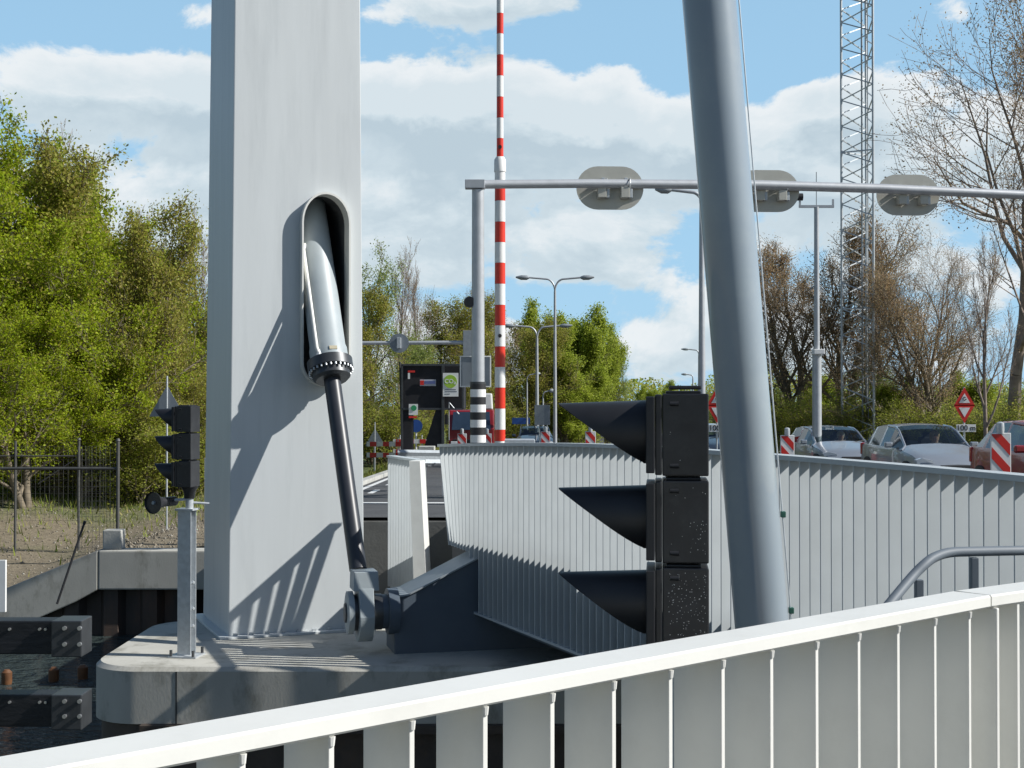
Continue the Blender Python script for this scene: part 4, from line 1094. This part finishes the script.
def car(label, loc, rz, paint, group=None, kind=0, w=1.66, h=1.40, ln=3.75):
    t = thing('parked_car' if False else 'car', label, 'car', loc, rz, group)
    hw = w/2; LN = ln
    # stations: y from front(-) to rear, belt height, roof height (centre), roof half width factor, plan width factor
    if kind == 0:   # small hatchback
        st = [(0, .55, .60, .72, .72), (.12, .62, .68, .80, .86), (.45, .78, .82, .84, .955), (.95, .86, .93, .84, .99), (1.12, .885, .985, .80, 1),
              (1.62, .91, 1.28, .73, 1), (1.86, .915, 1.36, .71, 1), (2.30, .92, 1.385, .71, 1), (2.38, .92, 1.385, .71, 1), (3.0, .93, 1.36, .71, .99), (3.12, .93, 1.34, .70, .985), (3.42, .935, 1.21, .68, .97), (3.68, .94, .99, .74, .93), (3.75, .62, .66, .8, .9)]
        glass_ws = (4, 6); sides = [(4, 7), (8, 9), (10, 11)]; rearw = (10, 12)
    st = [(y*LN/3.75, b*h/1.4, r*h/1.4, rw, pw) for y, b, r, rw, pw in st]
    def row(s):
        y, b, r, rw, pw = s; q = hw*pw; crown = .02
        pts = [(q*.93, y, .17), (q*.985, y, .30), (q, y, min(.52, b*.8)), (q*.985, y, b-.07), (q*.955, y, b), (q*rw+ (q*.955-q*rw)*.06, y, r-.035 if r-b > .1 else b+(r-b)*.6), (q*rw*.82, y, r-.004), (q*rw*.45, y, r+crown*.6), (0, y, r+crown)]
        return pts
    rows = [row(s) for s in st]; K = len(rows[0])
    def V(i, j, side): x, y, z = rows[i][j]; return Vector((x*side, y-LN/2, z))
    body = MB(); wsm = MB(); rwm = MB(); sw = {}
    for side in (-1, 1):
        for i in range(len(rows)-1):
            for j in range(K-1):
                q = [V(i, j, side), V(i+1, j, side), V(i+1, j+1, side), V(i, j+1, side)]
                tgt = body
                if j >= 5 and glass_ws[0] <= i < glass_ws[1]: tgt = wsm
                elif j >= 5 and i >= rearw[0] and i < rearw[1]: tgt = rwm
                elif j == 4:
                    for k, (a, b_) in enumerate(sides):
                        if a <= i < b_: tgt = sw.setdefault((side, k), MB())
                tgt.add(q, [(0, 1, 2, 3)])
    for i, rev in ((0, 0), (len(rows)-1, 1)):
        ring = [V(i, j, 1) for j in range(K)]+[V(i, j, -1) for j in range(K-2, -1, -1)]
        body.add(ring, [tuple(range(len(ring)))])
    o = body.build('body', paint, t, local=True)
    me = o.data; bm = bmesh.new(); bm.from_mesh(me); bmesh.ops.remove_doubles(bm, verts=bm.verts, dist=1e-4)
    bmesh.ops.recalc_face_normals(bm, faces=bm.faces); bm.to_mesh(me); bm.free()
    me.polygons.foreach_set('use_smooth', [True]*len(me.polygons)); me.set_sharp_from_angle(angle=R(32))
    wsm.build('windshield', m_glass, t, smooth=True, local=True, auto=80); rwm.build('rear_window', m_glass, t, smooth=True, local=True, auto=80)
    for k, m in sw.items(): m.build('side_window', m_glass, t, smooth=True, local=True)
    for side in (-1, 1):
        MB().tube([V(3, 4, side)+Vector((0, .05, 0)), V(4, 5, side), V(5, 5, side), V(6, 5, side), V(7, 5, side)], .028, 8).build('pillar', paint, t, smooth=True, local=True)
    y0 = -LN/2
    it = MB().box((0, y0+2.2, .30), (w*.86, 2.6, .1))
    it.box((0, y0+1.28, .80*h/1.4), (w*.80, .34, .12)); it.build('interior', m_dkpl, t, local=True)
    for s in (-1, 1):
        se = MB().box((s*.36, y0+2.25, .5), (.46, .5, .16)).box((s*.36, y0+2.55, .80), (.44, .14, .6)).box((s*.36, y0+2.58, 1.13), (.22, .1, .15)).build('seat', mat('seat_cloth', (.05, .05, .055), .9), t, bevel=.03, local=True)
        hp = [(s*hw*.52, .60), (s*hw*.90, .62), (s*hw*.93, .70), (s*hw*.80, .745), (s*hw*.58, .70)]
        hl = MB(); yy = {0: 0}
        ring1 = [Vector((x, y0+.06+max(0, abs(x)/hw-.6)*.45, z*h/1.4)) for x, z in hp]; ring2 = [v+Vector((0, .14, .0)) for v in ring1]
        hl.rings([ring1, ring2]).build('headlight', m_lens, t, bevel=.008, local=True)
        mi = MB().box((s*(hw+.09), y0+1.42, .97*h/1.4), (.17, .09, .12)).build('mirror', paint, t, bevel=.03, local=True)
        MB().box((s*(hw*.88), y0+LN-.1, .82), (.12, .1, .26)).build('tail_light', mat('tail_red', (.4, .01, .01), .2, coat=1), t, bevel=.02, local=True)
        for yy in (.68, LN-.66):
            MB().tube([(s*(hw-.2), y0+yy, .31), (s*(hw+.004), y0+yy, .31)], .355, 28).build('wheel_arch', m_dkpl, t, auto=30, local=True)
            wh = MB().tube([(s*(hw-.19), y0+yy, .29), (s*(hw+.0), y0+yy, .29), (s*(hw+.015), y0+yy, .29)], [.29, .29, .27], 28).build('wheel', m_rubber, t, auto=30, local=True)
            MB().tube([(s*(hw+.012), y0+yy, .29), (s*(hw+.024), y0+yy, .29)], [.18, .16], 20).build('rim', m_rim, wh, auto=30, local=True)
    MB().box((0, y0-.005, .56), (w*.42, .05, .09)).build('grille', m_dkpl, t, bevel=.01, local=True)
    MB().box((0, y0-.01, .33), (w*.62, .06, .12)).build('air_intake', m_dkpl, t, bevel=.01, local=True)
    MB().box((0, y0-.03, .43), (.52, .02, .11)).build('number_plate', mat('plate_yellow', (.75, .5, .04), .4), t, local=True)
    for s in (-.3, .25):
        MB().tube([(s, y0+1.10, .965*h/1.4), (s+.45, y0+1.22, 1.02*h/1.4)], .008, 5).build('wiper', m_dkpl, t, local=True)
    return t
gc = 'cars queuing in the lane beyond the railing'
def rzc(y): return road_z(y)
TA = -math.atan(.02)
car('silver hatchback, middle of the three queuing cars, beside the 100 m sign', (8.77, 29.85, rzc(29.85)), R(4), m_cs2, gc)
car('silver car, leftmost in the queue, with two people in front seats', (8.78, 38.5, rzc(38.5)), R(5), m_cs1, gc, w=1.72, h=1.37, ln=4.0)
car('dark red car at the right edge, cut off by the picture', (8.74, 22.2, rzc(22.2)), R(2), m_cr, gc, w=1.7, h=1.44, ln=4.0)
car('dark blue car facing the camera behind the red and white boom', (P(535, 430, 62).x, 64, rzc(64)), R(1), m_cd, w=1.72, h=1.42, ln=4.1)
car('dark car half hidden behind the leaning tube and black signal', (P(718, 430, 46).x, 47, rzc(47)), R(2), m_cd, w=1.7, h=1.45, ln=4.1)
person('driver with fair hair and pale shirt in the middle silver hatchback', (8.77+.34, 29.85+.28, rzc(29.85)+.38), mat('shirt_white', (.6, .6, .62), .8), mat('hair_fair', (.42, .28, .14), .8))
person('passenger in yellow top in the leftmost silver car', (8.78-.38, 38.5+.3, rzc(38.5)+.36), mat('shirt_yellow', (.6, .42, .06), .8), mat('hair_brown', (.10, .06, .03), .8))
person('driver with grey hair in the leftmost silver car', (8.78+.34, 38.5+.3, rzc(38.5)+.36), mat('shirt_grey', (.25, .25, .27), .8), mat('hair_grey', (.5, .46, .4), .8))

# ------------------------------------------------------------------ bank fence
def fences():
    m_wire = mat('fence_wire', (.07, .07, .065), .6, var=.2); 
    D = 27.6; a = P(118, 441, D); gz = -1.05
    t = thing('wire_fence', 'dark post and wire mesh fence along the far bank', 'fence', (a.x, D, gz), 0)
    for px, top, dd in ((118, 441, 0), (79, 440, 5.5), (15.5, 441, 5.5)):
        q = P(px, top, D+dd); MB().tube([(q.x, D+dd, terr_z(q.x, D+dd)-.4), (q.x, D+dd, q.z)], .035 if dd == 0 else .03, 10).build('post', m_wire, t, smooth=True)
        if px != 15.5: MB().tube([(q.x, D+dd, q.z), (q.x, D+dd, q.z+.05)], [.05, .03], 10).build('post_cap', m_wire, t, smooth=True)
    MB().tube([P(-60, 468.5, D), P(118, 468.5, D)], .028, 8).build('rail', m_wire, t, smooth=True)
    MB().tube([P(-60, 456, D+5.5), P(79, 456, D+5.5)], .018, 8).tube([P(38, 484, D+5.5), P(77, 458, D+5.5)], .014, 6).build('brace', m_wire, t, smooth=True)
    w = MB()
    x0, x1 = P(-60, 0, D).x, P(116, 0, D).x; z1 = P(0, 446, D).z
    zb = P(0, 560, D).z
    x = P(80, 0, D).x
    while x < x1: w.tube([(x, D, zb+.15), (x, D, z1)], .0035, 3, cap=False); x += .07
    z = zb+.15
    while z < z1: w.tube([(P(80, 0, D).x, D, z), (x1, D, z)], .003, 3, cap=False); z += .1
    w.build('wire_mesh', m_wire, t); w = MB()
    D2 = D+5.5; x = P(-60, 0, D2).x; z1 = P(0, 446, D2).z
    while x < P(112, 0, D2).x: w.tube([(x, D2, -1.1), (x, D2, z1)], .0035, 3, cap=False); x += .11
    z = -1.1
    while z < z1: w.tube([(P(-60, 0, D2).x, D2, z), (P(112, 0, D2).x, D2, z)], .003, 3, cap=False); z += .16
    w.build('wire_mesh', m_wire, t)
    p = thing('leaning_rod', 'thin black rod leaning against the wing wall on the bank', 'rod', tuple(P(55, 605, 25.4)))
    MB().tube([P(57, 604, 25.3), P(84, 524, 25.5)], .022, 8).build('rod', m_dkpl, p, smooth=True)
    MB().tube([P(84, 524, 25.5), P(85, 521, 25.5)], .03, 8).build('tip', m_dkpl, p)
    c = P(207, 458, 28); MBp = MB().tube([(c.x, 28, -1.2), (c.x, 28, c.z)], .05, 10).build('marker_post', m_wht, None, smooth=True); tag(MBp, 'pale round post just left of the pylon on the bank', 'post')
fences()

# stones and weeds on the bank
def bank_cover():
    rng = np.random.default_rng(3)
    n = 4200; X = rng.uniform(-16, -5.3, n); Y = 26.3+rng.power(.6, n)*16
    V_, F_ = [], []
    base = np.array([(1, 0, 0), (-1, 0, 0), (0, 1, 0), (0, -1, 0), (0, 0, 1), (0, 0, -.6)], float)
    fc = np.array([(0, 2, 4), (2, 1, 4), (1, 3, 4), (3, 0, 4), (2, 0, 5), (1, 2, 5), (3, 1, 5), (0, 3, 5)])
    for i in range(n):
        s = rng.uniform(.012, .042)*(1.6 if rng.random() < .06 else 1); a = rng.uniform(0, 6.28)
        b = base*rng.uniform(.6, 1.3, 3)*s; c, q = math.cos(a), math.sin(a)
        b = np.stack([b[:, 0]*c-b[:, 1]*q, b[:, 0]*q+b[:, 1]*c, b[:, 2]], 1)+np.array([X[i], Y[i], terr_z(X[i], Y[i])])
        V_.append(b); F_.append(fc+6*i)
    o = np_mesh('stones', np.concatenate(V_), np.concatenate(F_), leafmat('stone_rubble', [(.14, .12, .09), (.24, .21, .16), (.18, .15, .11), (.36, .34, .29)], 0, .9)); tag(o, kind='stuff')
    # grass
    n = 40000; X = np.concatenate([rng.uniform(-22, -4.8, n//2), rng.uniform(-6, 3, n//8), rng.uniform(-5.5, -3.7, n//8), rng.uniform(15.6, 30, n//4)]); 
    Y = np.concatenate([27+rng.power(2.2, n//2)*22, rng.uniform(60, 90, n//8), rng.uniform(21, 60, n//8), rng.uniform(20, 60, n//4)])
    k = np.ones(len(X), bool); m1 = (X < -4.8) & (Y < 40) & (rng.random(len(X)) > (Y-28)/26); k &= ~m1; k &= ~((X > -3.6) & (X < 15.4))
    X, Y = X[k], Y[k]; Z = np.array([terr_z(a, b) for a, b in zip(X, Y)]); n = len(X)
    h = rng.uniform(.06, .28, n); a = rng.uniform(0, 6.28, n); w = rng.uniform(.01, .03, n); lx = rng.normal(0, .08, n); ly = rng.normal(0, .08, n)
    v = np.stack([np.stack([X-w*np.cos(a), Y-w*np.sin(a), Z-.02], 1), np.stack([X+w*np.cos(a), Y+w*np.sin(a), Z-.02], 1), np.stack([X+lx, Y+ly, Z+h], 1)], 1).reshape(-1, 3)
    o = np_mesh('grass', v, np.arange(n*3).reshape(-1, 3), lm_grass); tag(o, kind='stuff')
bank_cover()

# ------------------------------------------------------------------ trees
def skeleton(seed, H, trunk_r, n_lvl=4, spread=.9, up=.25, kids=(9, 7, 6, 5), ratio=.52, first=.22, ang=(35, 62), stems=1, wander=.16, droop=0.):
    rnd = random.Random(seed); segs = []; tips = []
    def grow(p, d, ln, r, lvl):
        n = 7 if lvl == 0 else (5 if lvl == 1 else 3)
        pts = [p]; step = ln/n; dirs = [d]
        for i in range(n):
            w = wander*(1 if lvl else .45)
            d = (d+Vector((rnd.gauss(0, w), rnd.gauss(0, w), rnd.gauss(0, w)+(up if lvl else .12)*(.35)-droop*(lvl >= 2)*.2))).normalized()
            p = p+d*step; pts.append(p); dirs.append(d)
        for i in range(n):
            r0 = r*(1-.8*i/n); r1 = r*(1-.8*(i+1)/n); segs.append((pts[i], pts[i+1], r0, r1, lvl))
        if lvl >= n_lvl-1:
            for i in range(n): tips.append((pts[i], pts[i+1]))
            return
        k = kids[lvl]
        for c in range(k):
            f = first+(1-first)*((c+rnd.random()*.8)/k) if lvl == 0 else .2+.8*((c+rnd.random()*.8)/k)
            f = min(f, .985); i = int(f*n); q = pts[i].lerp(pts[i+1], f*n-i); bd = dirs[i]
            a = rnd.uniform(0, 6.283) if lvl else c*2.4+rnd.uniform(-.4, .4)
            o = bd.orthogonal().normalized(); o = Matrix.Rotation(a, 3, bd) @ o
            th = R(rnd.uniform(*ang))*(1 if lvl else 1-.35*f)
            nd = (bd*math.cos(th)+o*math.sin(th)*spread).normalized()
            l2 = ln*ratio*(1.15-.62*f if lvl == 0 else 1.1-.4*f)*rnd.uniform(.75, 1.2)
            grow(q, nd, l2, max(.006, r*(1-.75*f)*.55), lvl+1)
    for s in range(stems):
        a = rnd.uniform(0, 6.28); t = 0 if stems == 1 else rnd.uniform(.1, .35)
        grow(Vector((math.cos(a)*t, math.sin(a)*t, -.3)), Vector((math.cos(a)*t*.8, math.sin(a)*t*.8, 1)).normalized(), (H+.3)*(.86 if stems == 1 else rnd.uniform(.65, .86)), trunk_r, 0)
    return segs, tips
def tube_np(segs, k):
    P0 = np.array([tuple(s[0]) for s in segs]); P1 = np.array([tuple(s[1]) for s in segs]); r0 = np.array([s[2] for s in segs]); r1 = np.array([s[3] for s in segs])
    d = P1-P0; d /= np.linalg.norm(d, axis=1, keepdims=True)+1e-9
    ref = np.where(np.abs(d[:, 2:3]) < .9, np.array([[0, 0, 1.]]), np.array([[1., 0, 0]])); u = np.cross(d, ref); u /= np.linalg.norm(u, axis=1, keepdims=True); v = np.cross(d, u)
    a = np.arange(k)*2*np.pi/k; c = np.cos(a)[None, :, None]; s = np.sin(a)[None, :, None]
    off = u[:, None]*c+v[:, None]*s
    A = P0[:, None]+off*r0[:, None, None]; B = P1[:, None]+off*r1[:, None, None]
    V = np.concatenate([A, B], 1).reshape(-1, 3); n = len(segs); base = (np.arange(n)*2*k)[:, None]
    F_ = np.stack([np.stack([base[:, 0]+j, base[:, 0]+(j+1) % k, base[:, 0]+k+(j+1) % k, base[:, 0]+k+j], 1) for j in range(k)], 1).reshape(-1, 4)
    return V, F_
def leaves_np(tips, per, size, spread, seed, clump=.0, hang=0.):
    rng = np.random.default_rng(seed); A = np.array([tuple(t[0]) for t in tips]); B = np.array([tuple(t[1]) for t in tips])
    dens = np.ones(len(A))
    if clump:
        c = np.sin(A[:, 0]*1.3+2)*np.sin(A[:, 1]*1.7+1)*np.sin(A[:, 2]*1.5)
        dens = np.clip(1+clump*c*1.8, .05, 2.2)
    cnt = rng.poisson(per*dens); i = np.repeat(np.arange(len(A)), cnt); f = rng.random(len(i))[:, None]
    C = A[i]*(1-f)+B[i]*f+rng.normal(0, spread, (len(i), 3))
    if hang: C[:, 2] -= rng.random(len(i))*hang
    s = size*rng.uniform(.5, 1.35, len(i))[:, None]
    u = rng.normal(size=(len(i), 3)); u /= np.linalg.norm(u, axis=1, keepdims=True); w = rng.normal(size=(len(i), 3)); w -= u*(u*w).sum(1, keepdims=True); w /= np.linalg.norm(w, axis=1, keepdims=True)
    V = np.stack([C-u*s, C+w*s*.6, C+u*s, C-w*s*.6], 1).reshape(-1, 3)
    return V, np.arange(len(i)*4).reshape(-1, 4)
def tree_proto(name, seed, H, r, leaf, per, size, spr, bark, twig=.009, clump=.5, hang=0., **kw):
    segs, tips = skeleton(seed, H, r, **kw)
    t = thing(name, 'x', 'tree')
    nl = kw.get('n_lvl', 4)
    V, F_ = tube_np([s for s in segs if s[4] <= 1], 7); np_mesh('trunk', V, F_, bark, t, smooth=True)
    sm = [(a, b, max(c, twig), max(d, twig*.7), l) for a, b, c, d, l in segs if l > 1]
    V, F_ = tube_np(sm, 3); cr = np_mesh('twigs', V, F_, bark, t)
    if per:
        V, F_ = leaves_np(tips, per, size, spr, seed+9, clump, hang); np_mesh('crown', V, F_, leaf, t)
    return t
USED = set(); TOP = {}
def true_height(proto):
    zs = []
    for c in proto.children:
        a = np.empty(len(c.data.vertices)*3, np.float32); c.data.vertices.foreach_get('co', a); zs.append(a[2::3])
    return float(np.quantile(np.concatenate(zs), .9985))
def put(proto, px, py_top, D, H0, label, rz=0., sx=1., group=None, cat='tree', gz=None):
    x = P(px, 400, D).x; g = (terr_z(x, D) if gz is None else gz); zt = P(px, py_top, D).z; H0 = TOP[proto.name] if proto.name in TOP else TOP.setdefault(proto.name, true_height(proto)); s = (zt-g)/H0
    if proto.name in USED:
        o = dup(proto, (x, D, g), rz, label, (s*sx, s*sx, s), group)
    else:
        USED.add(proto.name); o = proto; o.location = (x, D, g); o.rotation_euler = (0, 0, rz); o.scale = (s*sx, s*sx, s); o['label'] = label
        if group: o['group'] = group
    o['category'] = cat
    return o
big = tree_proto('leafy_tree', 11, 11, .20, lm_bright, 12, .062, .18, m_bark, n_lvl=4, kids=(15, 9, 7, 3), ratio=.5, first=.08, up=.22, stems=2, clump=.6)
oli = tree_proto('budding_tree', 23, 9, .13, lm_olive, 8, .045, .17, m_bark, n_lvl=4, kids=(13, 8, 6, 3), ratio=.46, first=.06, up=.45, stems=2, clump=.5, ang=(25, 50))
bare = tree_proto('bare_tree', 37, 11, .16, lm_brown, 1.0, .035, .1, m_barkl, n_lvl=4, kids=(13, 9, 7, 3), ratio=.46, first=.22, up=.55, ang=(22, 46), wander=.13)
grn = tree_proto('green_tree', 41, 9, .15, lm_green, 12, .055, .16, m_bark, n_lvl=4, kids=(14, 9, 6, 3), ratio=.42, first=.05, up=.55, stems=2, ang=(22, 44), clump=.9)
wil = tree_proto('willow_tree', 53, 9, .2, lm_willow, 10, .045, .16, m_bark, n_lvl=4, kids=(11, 8, 6, 3), ratio=.5, first=.12, up=.3, stems=1, ang=(30, 55), clump=.5, hang=.15)
brn = tree_proto('brown_budding_tree', 67, 10, .19, lm_brown, 6, .034, .17, m_bark, n_lvl=4, kids=(14, 9, 7, 3), ratio=.52, first=.16, up=.42, stems=2, ang=(26, 52), clump=.6)
wide = tree_proto('spreading_bare_tree', 91, 11, .2, lm_brown, 5, .028, .16, m_barkl, n_lvl=4, kids=(12, 10, 8, 4), ratio=.55, first=.3, up=.34, ang=(32, 58), wander=.17, twig=.007)
shr = tree_proto('shrub', 71, 4, .05, lm_shrub, 12, .045, .15, m_bark, n_lvl=3, kids=(10, 8, 4), ratio=.6, first=.02, up=.3, stems=6, ang=(25, 55), clump=.5)
GW = 'trees of the wood on the left bank'
put(big, 15, 103, 44, 11, 'largest bright green tree at the left edge', 0, .95, GW)
put(big, 62, 232, 42, 11, 'bright green tree in front, its foliage reaching the fence near the small signal', 2., 1.05, GW)
put(big, -60, 160, 41, 11, 'bright green tree cut off by the left edge', 4., 1.1, GW)
put(big, 30, 300, 39, 11, 'low bright green tree behind the left part of the fence', 1., 1.3, GW)
put(big, 78, 325, 41, 11, 'low green tree above the fence corner post', 5.2, 1.1, GW)
put(oli, 108, 196, 43, 9, 'olive brown tree rising over the bright green ones', 0, .9, GW)
put(oli, 60, 150, 52, 9, 'olive budding tree at the top of the slope of crowns', 1.4, .9, GW)
put(oli, 150, 240, 45, 9, 'olive brown tree left of the pylon', 2.2, 1.0, GW)
put(oli, 190, 300, 45, 9, 'brown budding tree touching the pylon edge', 3.9, 1.1, GW)
put(oli, 130, 350, 43, 9, 'brown thicket tree behind the small signal', 5., 1.4, GW)
put(oli, 175, 370, 42, 9, 'brown thicket tree between small signal and pylon', .7, 1.4, GW)
put(big, 92, 225, 47, 9, 'green budding tree filling the slope behind the bright trees', 2.7, 1.0, GW)
put(oli, 68, 152, 46, 9, 'olive tree crowning the slope between green tops', 4.7, 1.1, GW)
put(oli, 128, 212, 47, 9, 'olive budding tree midway down the slope of crowns', 3.1, 1.1, GW)
put(oli, 180, 238, 49, 9, 'olive budding tree closest to the pylon on the slope', 1.9, 1.1, GW)
put(bare, 150, 205, 58, 11, 'bare tree sticking out above the olive crowns', 0, .9, GW)
put(bare, 195, 208, 60, 11, 'bare tree right beside the pylon top edge', 2.6, .95, GW)
put(bare, 118, 212, 62, 11, 'bare tree peeping over the slope of green crowns', 4.1, .8, GW)
put(bare, 45, 118, 56, 11, 'bare twigs above the tallest green tree', 5.3, .8, GW)
put(wil, 205, 285, 50, 9, 'pale green willow at the pylon edge', 1.2, .8, GW)
put(oli, 235, 290, 52, 9, 'budding tree hidden in part behind the pylon, left side', 4.4, 1., GW)
put(oli, 280, 285, 56, 9, 'budding tree behind the middle of the pylon', 4.9, 1., GW)
put(oli, 330, 285, 56, 9, 'budding tree behind the right part of the pylon', 5.9, 1., GW)
GM = 'trees behind the black container and boom'
put(wil, 372, 245, 62, 9, 'pale green willow right of the pylon', 0.4, .85, GM)
put(bare, 398, 240, 66, 11, 'bare tree standing over the black container', 3.3, .75, GM)
put(bare, 418, 250, 68, 11, 'slender bare tree between the willow and gantry post', 1.3, .6, GM)
put(wil, 395, 320, 58, 9, 'willow behind the thin signal arm', 2.4, 1.1, GM)
put(oli, 445, 292, 70, 9, 'olive tree left of the gantry post', 0.4, 1.2, GM)
put(oli, 480, 300, 72, 9, 'olive tree behind the gantry post', 3.4, 1.2, GM)
put(brn, 508, 288, 76, 10, 'brown budding tree right behind the boom', 2.4, .7, GM)
put(oli, 425, 335, 66, 9, 'low olive tree behind the container roof', 1.9, 1.3, GM)
put(oli, 520, 320, 74, 9, 'olive tree left of the double lamps', 5.4, 1.2, GM)
put(grn, 548, 302, 80, 9, 'green tree behind the double street lamps', 0, .9, GM)
put(grn, 580, 308, 82, 9, 'green tree right of the tall double lamp', 2., 1.0, GM)
put(grn, 604, 325, 84, 9, 'rightmost green tree of the row, above the black hood', 3.6, .8, GM)
put(grn, 562, 345, 74, 9, 'low green tree behind the dark blue car', 5.1, 1.5, GM)
put(grn, 598, 368, 76, 9, 'low green tree over the top black hood', 1.1, 1.4, GM)
put(wil, 622, 350, 84, 9, 'pale airy tree at the right end of the green row', 4.2, .5, GM)
GR = 'trees beyond the queuing cars'
put(brn, 800, 232, 66, 10, 'brown budding tree left of the lattice mast', 0.9, 1.2, GR)
put(brn, 842, 222, 68, 10, 'brown tree directly behind the lattice mast', 3.9, 1.2, GR)
put(wide, 912, 222, 62, 11, 'brown tree right of the lattice mast', 5.5, 1.0, GR)
put(brn, 945, 262, 58, 10, 'brown tree behind the 100 m sign', 1.7, 1.2, GR)
put(bare, 880, 232, 64, 11, 'bare tree between mast and brown tree', .9, 1.3, GR)
put(wide, 1010, -60, 48, 11, 'tall bare tree filling the right edge of the picture', 3.9, .95, GR)
put(bare, 985, 215, 42, 11, 'slender bare tree at right beside the tall one', 4.7, .8, GR)
put(wide, 1080, 60, 46, 11, 'bare tree cut off by the right edge', .2, .9, GR)
for i, (px, py, D, pr, h, l) in enumerate([(650, 386, 165, grn, 9, 'small far green tree right of the top black hood'), (668, 381, 170, grn, 9, 'far green tree left of the tall single lamp'), (690, 388, 168, grn, 9, 'far low green tree behind the single lamp pole'), (715, 392, 160, wil, 9, 'far pale tree behind the red sign at the tube'),
        (790, 375, 72, wil, 9, 'low willow behind the leftmost silver car'), (822, 372, 76, grn, 9, 'low green tree at the camera mast foot'), (860, 358, 64, wil, 9, 'low willow behind the foot of the lattice mast'), (895, 378, 60, grn, 9, 'low green tree behind the middle silver car'),
        (935, 380, 62, wil, 9, 'low willow left of the 100 m sign'), (975, 372, 60, grn, 9, 'low green tree right of the 100 m sign'), (1015, 380, 56, wil, 9, 'low willow behind the dark red car')]):
    put(pr, px, py, D, h, l, i*1.3, 1.25, 'low trees behind the road')
k = 0
SL = ['shrub behind the left end of the fence', 'shrub between fence posts on the bank', 'shrub behind the fence corner post', 'shrub behind the small signal post', 'shrub between small signal and pylon', 'shrub behind the pylon foot on its left',
      'shrub beside the road barrier boards', 'shrub right of the triangular sign back', 'shrub under the black container', 'shrub behind the red truck', 'shrub behind the boom foot', 'shrub left of the dark blue car', 'shrub right of the dark blue car', 'shrub over the top black hood',
      'shrub behind the leaning tube', 'shrub right of the leaning tube', 'shrub at the camera mast foot', 'shrub between camera mast and lattice mast', 'shrub behind the middle silver car', 'shrub behind the 100 m plate', 'shrub behind the dark red car', 'shrub at the right picture edge']
for (px, py, D), l in zip([(5, 395, 44), (50, 405, 43), (95, 410, 42), (140, 405, 41), (180, 400, 42), (225, 400, 44), (372, 395, 60), (388, 400, 58), (420, 405, 62), (470, 390, 70), (505, 395, 72), (522, 400, 76), (575, 400, 76), (625, 402, 84), (740, 385, 72), (770, 388, 66), (805, 395, 62), (840, 390, 60), (905, 400, 56), (955, 398, 54), (990, 398, 50), (1030, 395, 48)], SL):
    put(shr, px, py, D, 3.6, l, px*.37, 1.5, 'shrubs along the edge of the wood', 'shrub')
# far wood as one mass along the horizon
def far_wood():
    rng = np.random.default_rng(8); n = 170000
    X = rng.uniform(-90, 220, n); Y = 190+rng.uniform(0, 40, n); top = 6+1.4*np.sin(X*.05)+1.2*np.sin(X*.17+1)+1.1*np.sin(X*.41)
    Z = -2.3+rng.power(1.3, n)*top; C = np.stack([X, Y, Z], 1); s = rng.uniform(.09, .2, n)[:, None]
    u = rng.normal(size=(n, 3)); u /= np.linalg.norm(u, axis=1, keepdims=True); w = rng.normal(size=(n, 3)); w -= u*(u*w).sum(1, keepdims=True); w /= np.linalg.norm(w, axis=1, keepdims=True)
    V = np.stack([C-u*s, C+w*s, C+u*s, C-w*s], 1).reshape(-1, 3)
    o = np_mesh('woodland', V, np.arange(n*4).reshape(-1, 4), lm_shrub); tag(o, kind='stuff')
far_wood()
